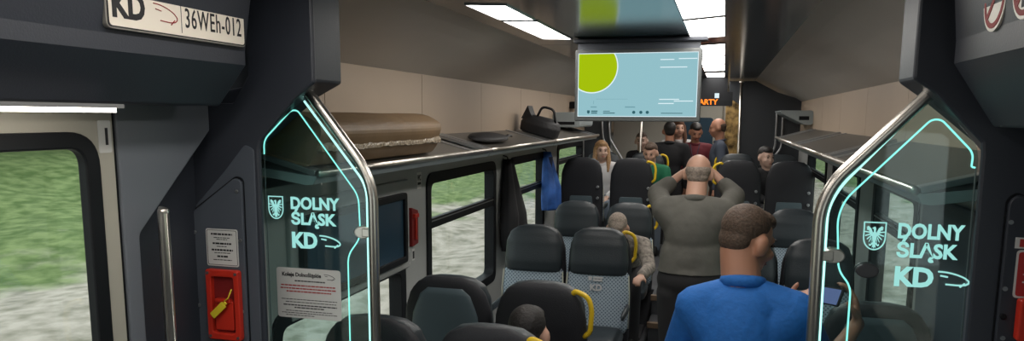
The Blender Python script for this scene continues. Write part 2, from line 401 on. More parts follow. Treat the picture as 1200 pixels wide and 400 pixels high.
# KD number plate on header
PY0, PY1, PZ0, PZ1 = 1.468, 1.998, 2.150, 2.262
t = thing('number_plate', 'pale plate reading KD 36WEh-012 on the dark door header', 'sign', (HXL+.012, (PY0+PY1)/2, (PZ0+PZ1)/2))
def P2(y, z): return (y-(PY0+PY1)/2, z-(PZ0+PZ1)/2)
hy, hz = (PY1-PY0)/2, (PZ1-PZ0)/2
b = NB(); prism(b, rrect(-hy, hy, -hz, hz, .016), 'x', -.02, .003); obj('plate_rim', b, 'platerim', t, bevel=.002)
b = NB(); prism(b, rrect(-hy+.007, hy-.007, -hz+.007, hz-.007, .011), 'x', .003, .0045); obj('plate_face', b, 'plate', t)
b = NB(); ring_frame(b, rrect(-hy+.004, hy-.004, -hz+.004, hz-.004, .013), rrect(-hy+.007, hy-.007, -hz+.007, hz-.007, .011), 'x', .003, .005); obj('plate_border', b, 'ink', t)
text('lettering', 'KD', .086, 'ink', t, (.0048, -hy+.018, -.026), (0, 1, 0), (0, 0, 1), offset=.0035, width=.105)
text('lettering', '36WEh-012', .072, 'ink', t, (.0048, .003, -.026), (0, 1, 0), (0, 0, 1), offset=.0004, width=.240, spacing=1.12)
b = NB(); box(b, .0045, .0052, -.013, -.0115, -.042, .042); obj('divider', b, 'ink', t)
def swoosh(cy, cz, sx, sz, f, r=.0016):
    b = NB()
    pts = [(-.9, .75), (-.4, .72), (.2, .5), (.7, .15), (.95, -.2), (.98, -.45), (.8, -.7), (.4, -.78), (-.4, -.72)]
    tube(b, smooth_path([f(cy+u*sx, cz+v*sz) for u, v in pts], .5*sx, 4), [r*.5]+[r]*0 if False else r, 6)
    tube(b, [f(cy+u*sx, cz+v*sz) for u, v in ((.75, -.5), (.45, -.98))], r, 6)
    tube(b, [f(cy+u*sx, cz+v*sz) for u, v in ((-.75, .28), (-.3, .16))], r, 6)
    return b
obj('swoosh_mark', swoosh(-.072, .0, .045, .027, lambda y, z: (.0052, y, z), .0013), 'redink', t)

# portal frame (dark pillars) left and right
b = NB()
prism(b, [(-1.50, ZC), (-1.258, ZC), (-1.258, 2.054), (-1.33, 2.004), (-1.462, 1.868), (-1.470, 1.84), (-1.478, 0), (-1.97, 0), (-1.97, 1.99), (-1.56, 1.99), (-1.50, 2.08)], 'y', 2.165, 2.185)
prism(b, [(-1.46, ZC), (-1.285, ZC), (-1.285, 2.060), (-1.37, 2.018), (-1.54, 1.888), (-1.63, 1.82), (-1.63, 0), (-1.86, 0), (-1.86, 1.99), (-1.50, 2.05), (-1.46, 2.10)], 'y', 2.186, 2.40)
struct('trim_12', b, 'navy', bevel=.008)
b = NB()
prism(b, [(.60, ZC), (.463, ZC), (.463, 2.052), (.52, 2.012), (.633, 1.890), (.636, 1.86), (.648, 0), (1.0, 0), (1.0, ZC)], 'y', 2.165, 2.185)
prism(b, [(.62, ZC), (.475, ZC), (.475, 2.052), (.53, 2.012), (.68, 1.885), (.700, 1.86), (.710, 0), (1.0, 0), (1.0, ZC)], 'y', 2.186, 2.40)
struct('trim_13', b, 'navy', bevel=.008)
b = NB(); box(b, -1.86, -1.50, 2.26, 2.36, 1.95, ZC+.05); struct('trim_14', b, 'navy')
# left grey cover polygon on portal face
def face_panel(pts, y, th, m, name, rr=.012):
    b = NB(); prism(b, arc_round(pts, rr, 4), 'y', y-th, y); return struct(name, b, m, bevel=.003)
face_panel([(-1.845, 0.02), (-1.495, .02), (-1.485, 1.84), (-1.52, 1.855), (-1.600, 1.767), (-1.847, 1.523)], 2.166, .006, 'navy2', 'trim_16')

# ---------------------------------------------------------------- emergency panel left
t = thing('access_panel', 'slate screwed access panel with pointed top beside the left glass screen', 'panel', (-1.625, 2.158, 1.2))
pts = [(-.108, -.9), (.090, -.9), (.097, .535), (.070, .545), (-.100, .425), (-.106, .395)]
b = NB(); prism(b, arc_round(pts, [0, 0, .02, .02, .02, .02], 4), 'y', -.012, 0); obj('cover', b, 'navy2', t, bevel=.003)
b = NB(); p2 = arc_round(pts, [0, 0, .02, .02, .02, .02], 4); p3 = [(x*1.03-.0005, z*1.006+.0035) for x, z in p2]
ring_frame(b, p3, p2, 'y', -.004, 0); obj('seam', b, 'black', t)
for x, z in ((-.093, .355), (.078, .50), (.083, .335), (-.092, .10), (.078, .09), (-.092, -.16), (.078, -.17)):
    b = NB(); disc(b, (x, z), .0065, 'y', (-.0155, -.0119), 12); obj('screw', b, 'screw', t, bevel=.001)
# instruction label
t = thing('instruction_label', 'white instruction sticker with small dark print above the red handle box', 'sign', (-1.613, 2.1455, 1.507))
b = NB(); prism(b, rrect(-.062, .062, -.064, .064, .008), 'y', -.0015, 0); obj('sticker', b, 'white', t)
b = NB(); ring_frame(b, rrect(-.058, .058, -.060, .060, .006), rrect(-.0565, .0565, -.0585, .0585, .005), 'y', -.0021, -.0014); obj('border', b, 'ink', t)
def fake_lines(parent, rows, x0, x1, y, m='ink', seed=1, axis='y'):
    rnd = random.Random(seed); b = NB()
    for z, h, a, c in rows:
        x = x0+(x1-x0)*a; xe = x0+(x1-x0)*c
        while x < xe-.002:
            l = min(rnd.uniform(.006, .016), xe-x)
            box(b, x, x+l, y-.0006, y, z-h/2, z+h/2); x += l+.0025
    return obj('print', b, m, parent)
fake_lines(t, [(.046, .006, .1, .9), (.034, .0025, .2, .8), (.028, .0025, .3, .7), (.014, .006, .15, .85), (.004, .0025, .3, .7), (-.008, .006, .1, .9), (-.018, .0025, .2, .8), (-.030, .006, .3, .7), (-.042, .0025, .15, .85)], -.052, .052, -.0016)
# red emergency box
t = thing('emergency_handle', 'red emergency handle box with yellow seal tag below the white sticker', 'emergency handle', (-1.607, 2.1455, 1.312))
b = NB(); ring_frame(b, rrect(-.064, .064, -.122, .122, .010), rrect(-.044, .044, -.098, .098, .012), 'y', -.022, 0); obj('bezel', b, 'red', t, bevel=.004)
b = NB(); prism(b, rrect(-.045, .045, -.099, .099, .012), 'y', -.004, 0); obj('recess', b, 'red_dk', t)
b = NB(); prism(b, arc_round([(-.036, -.088), (.036, -.088), (.036, .012), (.02, .022), (-.036, .022)], .008), 'y', -.017, -.004); box(b, -.03, .03, -.024, -.012, .008, .022); obj('handle', b, 'red', t, bevel=.003)
for x in (-.054, .054):
    for z in (-.110, .110): b = NB(); disc(b, (x, z), .005, 'y', (-.025, -.021), 10); obj('screw', b, 'screw', t)
b = NB(); tube(b, [(.04, -.026, .06), (.03, -.032, .03), (.014, -.034, .018)], .0022, 6); sl = obj('seal_cord', b, 'tagyel', t, smooth=True)
b = NB()
mt = Matrix.Translation((-.008, -.034, -.012)) @ Matrix.Rotation(math.radians(-42), 4, 'Y')
box(b, -.036, .030, -.003, .003, -.012, .012, mt); box(b, .030, .040, -.002, .002, -.006, .006, mt); sl = obj('seal_tag', b, 'tagyel', t, bevel=.003)
# vertical steel grab bar, left
t = thing('grab_bar', 'vertical brushed steel grab bar beside the left door', 'handrail', (-1.60, 1.862, 0))
b = NB(); tube(b, smooth_path([(0, 0, .62), (0, 0, 1.665), (.004, 0, 1.672)], .01), .0165, 16); obj('bar', b, 'steel', t, smooth=True)
b = NB(); ball(b, (0, 0, 1.667), (.0165, .0165, .011), 3); obj('end_cap', b, 'steel', t, smooth=True)
for z in (.75,): b = NB(); tube(b, [(0, 0, z), (-.05, 0, z)], .010, 10); obj('bracket', b, 'steel', t, smooth=True)

# ---------------------------------------------------------------- right panel, stickers, signs
t = thing('access_panel', 'black screwed access panel beside the right glass screen', 'panel', (.80, 2.163, 1.2))
pts = [(-.10, -.9), (.12, -.9), (.12, .44), (-.075, .565), (-.098, .545)]
b = NB(); prism(b, arc_round(pts, [0, 0, 0, .02, .02], 4), 'y', -.012, 0); obj('cover', b, 'navy', t, bevel=.004)
p2 = arc_round(pts, [0, 0, 0, .02, .02], 4); p3 = [(x-.004 if x < .1 else x, z+.005) for x, z in p2]
b = NB(); ring_frame(b, p3, p2, 'y', -.003, 0); obj('seam', b, 'black', t)
for x, z in ((-.09, .492), (-.088, .32), (-.082, .19)): b = NB(); disc(b, (x, z), .006, 'y', (-.0155, -.0119), 12); obj('screw', b, 'screw', t)
b = NB(); disc(b, (-.086, .247), .008, 'y', (-.018, -.0119), 12); obj('lock', b, 'black', t, bevel=.002)
t = thing('red_notice', 'red sticker with white print on the right access panel', 'sign', (.800, 2.1505, 1.560))
b = NB(); prism(b, rrect(-.070, .07, -.062, .062, .010), 'y', -.0015, 0); obj('border', b, 'white', t)
b = NB(); prism(b, rrect(-.065, .065, -.057, .057, .008), 'y', -.0022, -.0015); obj('face', b, 'red_refl', t)
fake_lines(t, [(.03, .004, 0, .9), (.015, .003, .1, .8), (.0, .003, 0, 1), (-.02, .004, 0, .8), (-.035, .003, .1, .9)], -.052, .055, -.0022, 'white', 4)
t = thing('red_label', 'tiny red label in a white border above the red sticker at right', 'sign', (.752, 2.1505, 1.640))
b = NB(); box(b, -.028, .03, -.0015, 0, -.014, .014); obj('border', b, 'white', t)
b = NB(); box(b, -.018, .026, -.0022, -.0015, -.010, .010); obj('face', b, 'red_refl', t)
t = thing('emergency_handle', 'red emergency handle box at the right edge below the red sticker', 'emergency handle', (.805, 2.150, 1.445))
b = NB(); ring_frame(b, rrect(-.066, .064, -.055, .055, .010), rrect(-.044, .044, -.035, .035, .010), 'y', -.03, 0); obj('bezel', b, 'red', t, bevel=.006)
b = NB(); prism(b, rrect(-.045, .045, -.036, .036, .01), 'y', -.01, 0); obj('recess', b, 'red_dk', t)
b = NB(); box(b, -.03, .03, -.034, -.01, -.02, .006); obj('handle', b, 'red', t, bevel=.004)
t = thing('metal_label_plate', 'small grey metal plate below the red box at the right edge', 'sign', (.80, 2.1505, 1.355))
b = NB(); prism(b, rrect(-.075, .06, -.025, .018, .006), 'y', -.003, 0); obj('plate', b, 'alu', t, bevel=.001)
b = NB(); disc(b, (-.066, .008), .004, 'y', (-.005, -.003), 10); obj('screw', b, 'screw', t)
# prohibition stickers on right header, on plane X=HXR
def prohibition(y, z, label, kind):
    t = thing('prohibition_sign', label, 'sign', (HXR-.004, y, z)); R = .068
    mp = Matrix.Rotation(0, 4, 'X')
    b = NB(); disc(b, (0, 0), R, 'x', (-.0012, .004), 32); obj('disc', b, 'plate', t)
    b = NB(); ring_frame(b, [(.9*R*math.cos(a), .9*R*math.sin(a)) for a in [2*PI*k/32 for k in range(32)]], [(.74*R*math.cos(a), .74*R*math.sin(a)) for a in [2*PI*k/32 for k in range(32)]], 'x', -.0022, -.0012)
    m2 = Matrix.Rotation(math.radians(-45), 4, 'X'); box(b, -.0024, -.0014, -.78*R, .78*R, -.006, .006, m2); obj('ring', b, 'redink', t)
    b = NB()
    if kind == 0: box(b, -.0018, -.0012, -.035, .025, -.008, .004); box(b, -.0018, -.0012, .03, .04, -.008, .02)
    else: box(b, -.0018, -.0012, -.01, .012, -.045, .02); ball(b, (-.0015, 0, .03), (.0005, .012, .012), 2); box(b, -.0018, -.0012, -.03, .03, 0, .012)
    obj('pictogram', b, 'ink', t)
    return t
prohibition(1.835, 2.200, 'round red and white no smoking sign on the right header', 0)
prohibition(1.665, 2.205, 'round red and white prohibition sign nearest the right picture edge', 1)

# ================================================================ GLASS SCREENS
YG = 2.32
def shield_poly(w, h, n=8):
    pts = [(-w, h), (w, h), (w, -h*.1)]
    for i in range(1, n): a = i/n*PI/2; pts.append((w*math.cos(a), -h*.1-h*.9*math.sin(a)))
    pts.append((0, -h))
    for i in range(n-1, 0, -1): a = i/n*PI/2; pts.append((-w*math.cos(a), -h*.1-h*.9*math.sin(a)))
    pts.append((-w, -h*.1)); return pts
def eagle(b, s, y, f=1):
    """spread eagle silhouette built of flat pieces, s = half height"""
    def P(poly, d=.0010): prism(b, [(x*s*f, z*s) for x, z in poly], 'y', y-d, y)
    P([(-.10, .30), (.10, .30), (.20, .05), (.12, -.40), (0, -.55), (-.12, -.40), (-.20, .05)])         # body
    P([(-.06, .28), (.07, .28), (.09, .55), (.02, .68), (-.12, .64), (-.22, .54), (-.10, .52)])          # neck, head, beak
    for g in (-1, 1):
        P([(g*x, z) for x, z in ((.14, .25), (.28, .55), (.50, .72), (.66, .62), (.58, .58), (.62, .45), (.45, .40), (.35, .10), (.2, -.02))])
        for k in range(5):
            a = math.radians(8-k*24); x0, z0 = .34-k*.03, .26-k*.12; l = .46-.035*k
            P([(g*x0, z0+.05), (g*(x0+l*math.cos(a)), z0+l*math.sin(a)+.03), (g*(x0+l*math.cos(a)-.02), z0+l*math.sin(a)-.05), (g*(x0-.04), z0-.05)])
        P([(g*x, z) for x, z in ((.06, -.38), (.30, -.62), (.34, -.52), (.40, -.66), (.28, -.74), (.02, -.50))])
    P([(-.09, -.48), (.09, -.48), (.16, -.86), (.06, -.76), (0, -.92), (-.06, -.76), (-.16, -.86)])
def screen(side):
    if side == 'L':
        x_out, x_in, zt = -1.556, -1.158, 1.985
        t = thing('glass_screen', 'left edge-lit glass draught screen with cyan lettering beside the red handle box', 'glass screen', (-1.36, YG, 0))
    else:
        t = thing('glass_screen', 'right edge-lit glass draught screen with cyan lettering beside the black access panel', 'glass screen', (.49, YG, 0))
    X0 = t.location.x
    def Q(x): return x-X0
    if side == 'L':
        gl = [(-1.562, .25), (-1.158, .25), (-1.158, 1.70), (-1.22, 1.81), (-1.375, 2.035), (-1.42, 1.995), (-1.56, 1.86)]
        rr = [0, 0, .08, .08, 0, .02, .03]
        l1 = [(-1.388, YG, 2.000), (-1.176, YG, 1.735), (-1.160, YG, 1.69), (-1.162, YG, .3)]
        l2 = [(-1.553, YG, 1.815), (-1.552, YG, 1.865), (-1.44, YG, 1.968), (-1.415, YG, 1.968), (-1.192, YG, 1.68), (-1.188, YG, 1.535), (-1.238, YG, 1.47), (-1.240, YG, .3)]
        l3 = [(-1.553, YG, 1.812), (-1.556, YG, .3)]
        pipe = [(-1.372, YG-.02, 2.045), (-1.37, YG-.02, 2.045), (-1.160, YG-.02, 1.782), (-1.128, YG-.02, 1.70), (-1.130, YG-.02, .02)]
        clz, clx = 1.556, -1.172
    else:
        gl = [(.30, .25), (.685, .25), (.672, 1.84), (.665, 1.88), (.565, 2.0), (.545, 2.02), (.36, 1.82), (.302, 1.71)]
        rr = [0, 0, 0, .01, .01, .01, .06, .06]
        l1 = [(.535, YG, 2.0), (.330, YG, 1.757), (.300, YG, 1.69), (.302, YG, .3)]
        l2 = [(.668, YG, 1.818), (.658, YG, 1.820), (.660, YG, 1.858), (.575, YG, 1.948), (.550, YG, 1.948), (.345, YG, 1.72), (.328, YG, 1.665), (.340, YG, 1.51), (.376, YG, 1.468), (.374, YG, .3)]
        l3 = [(.669, YG, 1.818), (.680, YG, .3)]
        pipe = [(.556, YG-.02, 2.040), (.55, YG-.02, 2.034), (.308, YG-.02, 1.772), (.277, YG-.02, 1.69), (.283, YG-.02, .02)]
        clz, clx = 1.556, .322
    def sh(p): return [(q[0]-X0, q[1]-YG, q[2]) for q in p]
    b = NB(); prism(b, arc_round([(Q(x), z) for x, z in gl], rr, 5), 'y', -.004, .004); obj('glass_pane', b, 'glassdoor', t)
    b = NB(); tube(b, smooth_path(sh(l1), .06, 6), .0040, 8, .6); obj('light_line', b, 'led2', t)
    b = NB(); tube(b, smooth_path(sh(l2), .03, 6), .0026, 8, .6); obj('light_line', b, 'led', t)
    b = NB(); tube(b, sh(l3), .0018, 8); obj('edge_seal', b, 'alu', t)
    b = NB(); tube(b, smooth_path(sh(pipe), .10, 8), .0175, 18); p = obj('handrail', b, 'steel', t, smooth=True)
    b = NB(); tube(b, [(Q(pipe[0][0])-.012, -.02, 2.052), (Q(pipe[0][0])+.012, -.02, 2.03)] if side == 'L' else [(Q(pipe[0][0])+.012, -.02, 2.052), (Q(pipe[0][0])-.008, -.02, 2.03)], .026, 18); obj('collar', b, 'steel', p, smooth=False, bevel=.003)
    for z in (clz, .9):
        for yy, dx in ((-.012, 0), (.012, 0)):
            b = NB(); disc(b, (Q(clx), z), .031, 'y', (yy-.007, yy+.007), 24, .022); obj('clamp', b, 'steel', t, bevel=.003)
        b = NB(); box(b, min(Q(clx), Q(pipe[3][0])), max(Q(clx), Q(pipe[3][0])), -.024, -.008, z-.015, z+.015); obj('clamp_arm', b, 'steel', t, bevel=.003)
    if side == 'R':  # extra darker disc pair on the pane, apart from the rail and arm
        for yy in (-.012, .012): b = NB(); disc(b, (Q(.414), 1.518), .031, 'y', (yy-.007, yy+.007), 24, .021); obj('clamp', b, 'base', t, bevel=.003)
    # lettering
    zb = 1.62
    if side == 'L': cx, tx, w_, zc = -1.512, -1.452, .190, 1.628
    else: cx, tx, w_, zc = .428, .488, .168, 1.618
    s = .041; g = thing('tmp', 'x', 'x'); bpy.data.objects.remove(g)
    sp = shield_poly(.030, s); 
    b = NB(); ring_frame(b, [(Q(cx)+x, zc+z) for x, z in sp], [(Q(cx)+x*.88, zc+z*.91) for x, z in sp], 'y', -.0055, -.0042)
    crest = obj('crest', b, 'ledtxt', t)
    b = NB(); eagle(b, s*.98, 0, .86)
    bmesh.ops.translate(b, verts=b.verts, vec=(Q(cx), -.0045, zc)); obj('eagle', b, 'ledtxt', crest)
    A, B = (1, 0, 0), (0, 0, 1)
    text('lettering', 'DOLNY', .058, 'ledtxt', t, (Q(tx), -.0052, zc-.001), A, B, offset=.0021, width=w_)
    text('lettering', 'ŚLĄSK', .056, 'ledtxt', t, (Q(tx), -.0052, zc-.0555), A, B, offset=.0021, width=w_*.93)
    text('lettering', 'KD', .075, 'ledtxt', t, (Q(tx)+.0, -.0052, zc-.138), A, B, offset=.0034, width=.100)
    obj('swoosh_mark', swoosh(Q(tx)+.148, zc-.111, .042, .024, lambda x, z: (x, -.0058, z), .0026), 'ledtxt', t)
    if side == 'L':
        b = NB(); prism(b, rrect(Q(-1.520), Q(-1.266), 1.232, 1.414, .012), 'y', -.0055, -.0042)
        n = obj('notice_sticker', b, 'white', t, label='whitish printed notice with red and black lines')
        text('lettering', 'Koleje Dolnośląskie', .020, 'ink', n, (Q(-1.497), -.0058, 1.384), A, B, offset=.0006, width=.155)
        obj('swoosh_mark', swoosh(Q(-1.31), 1.388, .022, .012, lambda x, z: (x, -.0058, z), .0009), 'ink', n)
        k = fake_lines(n, [(1.368, .0045, .27, .78), (1.300, .0025, .03, .98), (1.290, .0025, .1, .96), (1.279, .004, .06, .97), (1.270, .004, .25, .75), (1.258, .0025, .1, .9), (1.250, .0025, .03, .97), (1.242, .0025, .1, .6)], Q(-1.51), Q(-1.276), -.0056, 'ink', 3)
        fake_lines(n, [(1.351, .0045, .03, .95), (1.340, .0045, .02, .97), (1.329, .0045, .12, .88)], Q(-1.51), Q(-1.276), -.0056, 'redink', 5)
    return t
screen('L'); screen('R')

# ================================================================ CEILING LIGHTS
def ceiling_light(y0, y1, x0, x1, sl, label, row):
    t = thing('ceiling_light', label, 'ceiling light', ((x0+x1)/2, (y0+y1)/2, ZC), 0, row)
    w_ = (x1-x0)/2; h = (y1-y0)/2
    q = [(-w_, -h+sl), (w_, -h-sl), (w_, h-sl), (-w_, h+sl)]
    b = NB(); ring_frame(b, q, [(x*.93, y*.985) for x, y in q], 'z', -.006, .003); obj('frame', b, 'alu', t)
    b = NB(); prism(b, [(x*.93, y*.985) for x, y in q], 'z', -.003, 0.0); obj('diffuser', b, 'LP', t)
    return t
def nth(i): return ['first', 'second', 'third', 'fourth', 'fifth', 'sixth', 'seventh', 'eighth', 'ninth', 'tenth', 'eleventh', 'twelfth'][i]
ys = [(.25, 1.12), (1.95, 2.80), (2.86, 3.72), (3.78, 4.66), (5.12, 6.02), (6.08, 6.98), (7.04, 7.94), (8.3, 9.2), (9.26, 10.16), (10.22, 11.12), (11.2, 12.1)]
for i, (a, c) in enumerate(ys):
    lab = ('lit white ceiling panel cut by the top edge, right of the monitor' if i == 2 else 'lit white ceiling panel just above and right of the monitor' if i == 3
           else 'lit white ceiling panel directly behind the monitor top' if i == 4 else 'lit ceiling panel of the right row overhead out of frame, %s from the back' % nth(i) if i < 2
           else 'small lit ceiling panel beyond the monitor, %s counted away from it' % nth(i-4))
    ceiling_light(a, c, -.215, -.010, .055, lab, 'right row of ceiling lights')
for a, c, q in ((-.9, .02, 'rear'), (.10, 1.10, 'middle'), (1.15, 1.95, 'front')):  # unseen panels, added to brighten the left header and door
    ceiling_light(a, c, -1.075, -.905, -.03, 'unseen ceiling panel added on the left to light the vestibule, %s one' % q, 'left row of ceiling lights')
ys = [(3.12, 3.62), (3.68, 4.56), (5.65, 6.35), (6.40, 6.98), (7.04, 7.94), (8.3, 9.2)]
for i, (a, c) in enumerate(ys):
    lab = ('lit ceiling panel at upper left of the monitor, nearer of the two' if i == 0 else 'lit ceiling panel at upper left of the monitor, farther of the two' if i == 1
           else 'lit ceiling panel of the left row hidden behind the monitor, %s beyond it' % nth(i-2))
    ceiling_light(a, c, -1.075, -.905, -.03, lab, 'left row of ceiling lights')

# ================================================================ MONITOR
TW, TZ0, TZ1, TY = .372, 1.925, 2.350, 4.56
t = thing('passenger_monitor', 'wide hanging monitor showing a lime circle on pale blue', 'monitor', (-.508, TY, (TZ0+TZ1)/2))
TH = (TZ1-TZ0)/2
b = NB(); prism(b, rrect(-TW, TW, -TH, TH, .012), 'y', 0, .07); obj('casing', b, 'screenframe', t, bevel=.006)
sw, sz0, sz1 = TW-.020, -TH+.028, TH-.022
b = NB(); box(b, -sw, sw, -.002, 0, sz0, sz1); scr = obj('screen', b, 'tvbg', t)
b = NB(); ring_frame(b, [(-sw, sz0), (sw, sz0), (sw, sz1), (-sw, sz1)], [(-sw+.004, sz0+.004), (sw-.004, sz0+.004), (sw-.004, sz1-.004), (-sw+.004, sz1-.004)], 'y', -.003, -.002); obj('edge_line', b, 'tvw', scr)
def clipped_disc(cx, cz, r, m, y):
    pts = []
    for k in range(60):
        a = 2*PI*k/60; x = max(-sw+.004, cx+r*math.cos(a)); z = min(sz1-.004, cz+r*math.sin(a)); 
        if not pts or (abs(pts[-1][0]-x)+abs(pts[-1][1]-z)) > 1e-4: pts.append((x, z))
    b = NB(); prism(b, pts, 'y', y, y+.0008); return b
obj('white_ring', clipped_disc(-sw+.085, sz1-.080, .1565, 'tvw', -.0032), 'tvw', scr)
obj('lime_circle', clipped_disc(-sw+.085, sz1-.080, .150, 'tvg', -.0042), 'tvg', scr)
b = NB()
for x0, x1, z in ((.135, .215, .148), (.24, .345, .152), (.135, .29, .104), (.135, .25, -.082), (.13, .22, -.106), (.22, .33, -.092)): b = NB(); box(b, x0, x1, -.003, -.002, z-.0025, z+.0025); obj('text_line', b, 'tvw', scr)
b = NB()
for x0, x1, z, h in ((-.272, -.235, -.127, .007), (-.065, -.005, -.127, .007), (-.24, -.05, -.08, .0015), (-.256, -.254, -.10, .02)): b = NB(); box(b, x0, x1, -.003, -.002, z-h/2, z+h/2); obj('faint_mark', b, 'tvm', scr)
b = NB(); prism(b, [(x-.285, z-.157) for x, z in shield_poly(.008, .010)], 'y', -.003, -.002); obj('shield_icon', b, 'tvd', scr)
for x0, x1, z, h in ((-.268, -.230, -.152, .007), (-.268, -.232, -.163, .006), (-.195, -.155, -.152, .004), (-.195, -.125, -.163, .005), (.148, .272, -.163, .004)): b = NB(); box(b, x0, x1, -.003, -.002, z-h/2, z+h/2); obj('text_line', b, 'tvd', scr)
for x in (-.012, .030, .068): b = NB(); disc(b, (x, -.158), .0095, 'y', (-.003, -.002), 14); obj('icon', b, 'tvd', scr)
b = NB(); box(b, -.36, .36, .02, .06, TH, TH+.075); obj('hanger', b, 'navy2', t)
b = NB(); box(b, -.38, .40, -.02, .10, TH+.040, TH+.062); obj('hanger_plate', b, 'navy', t, bevel=.004)

# LED destination sign
t = thing('led_sign', 'black hanging sign with orange letters PARTY beyond the monitor', 'sign', (-.175, 9.1, 2.17))
b = NB(); prism(b, rrect(-.24, .26, -.085, .075, .01), 'y', 0, .06); obj('casing', b, 'black', t)
b = NB(); box(b, -.2, .2, .02, .04, .07, .25); obj('hanger', b, 'black', t)
text('lettering', 'PARTY', .085, 'orange', t, (-.15, -.002, -.068), (1, 0, 0), (0, 0, 1), offset=.002, width=.25)
text('lettering', '35', .055, 'orange', t, (-.16, -.002, .012), (1, 0, 0), (0, 0, 1), offset=.001)
b = NB(); box(b, .06, .11, -.003, 0, .005, .06); obj('white_icon', b, 'tvw', t)

# ================================================================ LUGGAGE RACKS
RZ = 1.742; TILT = .095       # the shelves slope down towards the aisle
def rack(side, y0, y1, label, closed=True, rails=(), dy=0):
    sg = -1 if side == 'left' else 1
    xf = -1.40 if side == 'left' else .545; xw = XL if side == 'left' else XR
    t = thing('luggage_rack', label, 'luggage rack', (xw+(.004 if sg < 0 else -.004), y0, RZ+TILT), 0, 'luggage racks'); t.rotation_euler = (0, -sg*math.atan2(TILT, abs(xw-xf)), 0)
    w_ = math.hypot(abs(xw-xf)-.004, TILT); L = y1-y0
    def X(u): return -sg*u                   # u = distance from the wall
    def bx(b, u0, u1, a, c, z0, z1): box(b, min(X(u0), X(u1)), max(X(u0), X(u1)), a, c, z0, z1)
    b = NB(); tube(b, [(X(w_), 0, 0), (X(w_), L, 0)], .014, 12); obj('front_rail', b, 'steel', t, smooth=True)
    b = NB(); bx(b, .0, w_-.01, .07, L-.34, -.012, .0); obj('shelf', b, 'shelf', t)
    b = NB(); bx(b, 0, w_-.016, .0, .06, -.014, .006); obj('cross_bar', b, 'alu', t, bevel=.003)
    b = NB(); bx(b, 0, w_-.016, L-.34, L-.27, -.014, .006); obj('cross_bar', b, 'alu', t, bevel=.003); b = NB()
    m2 = [(0, L-.045), (w_-.01, L-.07), (w_-.01, L-.02), (0, L)]
    prism(b, [(X(u), v) for u, v in m2], 'z', -.014, .006)
    obj('cross_bar', b, 'alu', t, bevel=.003)
    # fascia below the front rail
    b = NB(); prism(b, [(X(w_-.004), -.012), (X(w_-.012), -.045), (X(w_-.04), -.055), (X(.02), -.085), (X(.02), -.06), (X(w_-.05), -.02)], 'y', 0, L); obj('fascia', b, 'fascia', t)
    for y in (.25, L-.5):
        b = NB(); prism(b, [(0, -.012), (w_*.8, -.012), (w_*.5, -.05), (0, -.12)] if sg < 0 else [(0, -.012), (-w_*.8, -.012), (-w_*.5, -.05), (0, -.12)], 'y', y, y+.018); obj('bracket', b, 'alu', t, bevel=.002)
    return t
rack('left', 2.42, 4.52, 'left luggage rack nearest, carrying the wrapped brown package')
rack('left', 4.54, 6.42, 'left luggage rack in the middle, carrying a flat black bag')
rack('left', 6.44, 8.75, 'left luggage rack farthest, carrying the black bag with a handle')
rack('right', 2.42, 4.5, 'right luggage rack nearest, seen through the glass screen')
rack('right', 4.52, 6.5, 'right luggage rack in the middle above the window')
rack('right', 6.52, 8.5, 'right luggage rack farthest, its open end frame showing')
# things on the racks
t = thing('wrapped_package', 'long brown paper package wound with clear film on the left rack', 'package', (-1.572, 3.03, RZ+.054)); t.rotation_euler = (0, math.atan2(TILT, .36), 0)
b = NB(); prof = [(u, v*.80) for u, v in arc_round([(-.145, 0), (.135, 0), (.165, .09), (.165, .20), (.02, .235), (-.13, .15), (-.155, .07)], [.02, .02, .05, .07, .10, .05, .04], 6)]
rings = []
for i in range(13):
    y = -.60+1.2*i/12; k = 1-.05*(abs(i-6)/6)**4+random.uniform(-.006, .006)
    rings.append([Vector((x*k, y+(.012*math.sin(5*z*9) if i in (0, 12) else 0), z*(1+random.uniform(-.006, .006)))) for x, z in prof])
rings_loft(b, rings); pk = obj('paper_roll', b, 'cardboard', t)
b = NB()
rings = []
for i in range(41):
    y = -.595+1.19*i/40
    rings.append([Vector((x*1.012, y, z*.8+random.uniform(-.004, .004))) for x, z in ((.130, .082), (.167, .088), (.165, .100), (.158, .122), (.150, .122), (.13, .10))])
rings_loft(b, rings); obj('film_band', b, 'film', t)
t = thing('duffel_bag', 'black bag with an upright loop handle on the far left rack', 'bag', (-1.56, 6.45, RZ+.055), 0); t.rotation_euler = (0, math.atan2(TILT, .36), 0)
b = NB(); superloft(b, [(0, .14, .11, 0), (.01, .165, .14, 0), (.08, .17, .15, 0), (.125, .155, .13, 0), (.150, .12, .09, .0, .02), (.158, .07, .04, .0, .02)], 3.4, n=18); obj('bag_body', b, 'nylon', t, smooth=True)
b = NB(); tube(b, smooth_path([(-.04, -.05, .145), (-.02, -.05, .245), (.09, -.05, .245), (.13, -.05, .135)], .04), .011, 8); obj('handle', b, 'nylon', t, smooth=True)
b = NB(); prism(b, arc_round([(-.165, .10), (-.06, .13), (-.10, .17), (-.135, .225)], [.01, .01, .02, .008], 3), 'y', -.10, .06); obj('side_flap', b, 'nylon', t, bevel=.01)
t = thing('flat_bag', 'flat black folded bag lying on the middle left rack', 'bag', (-1.55, 4.95, RZ+.050)); t.rotation_euler = (0, math.atan2(TILT, .36), 0)
b = NB(); superloft(b, [(0, .06, .30, 0), (.012, .085, .36, 0), (.03, .08, .34, 0), (.045, .03, .2, -.04), (.048, .01, .1, -.05)], 2.4, n=10); obj('bag_body', b, 'nylon', t, smooth=True)
b = NB(); tube(b, smooth_path([(.0, .3, .02), (.03, .42, .025), (-.02, .5, .02), (0, .58, .012)], .04), .007, 6); obj('strap', b, 'nylon', t, smooth=True)
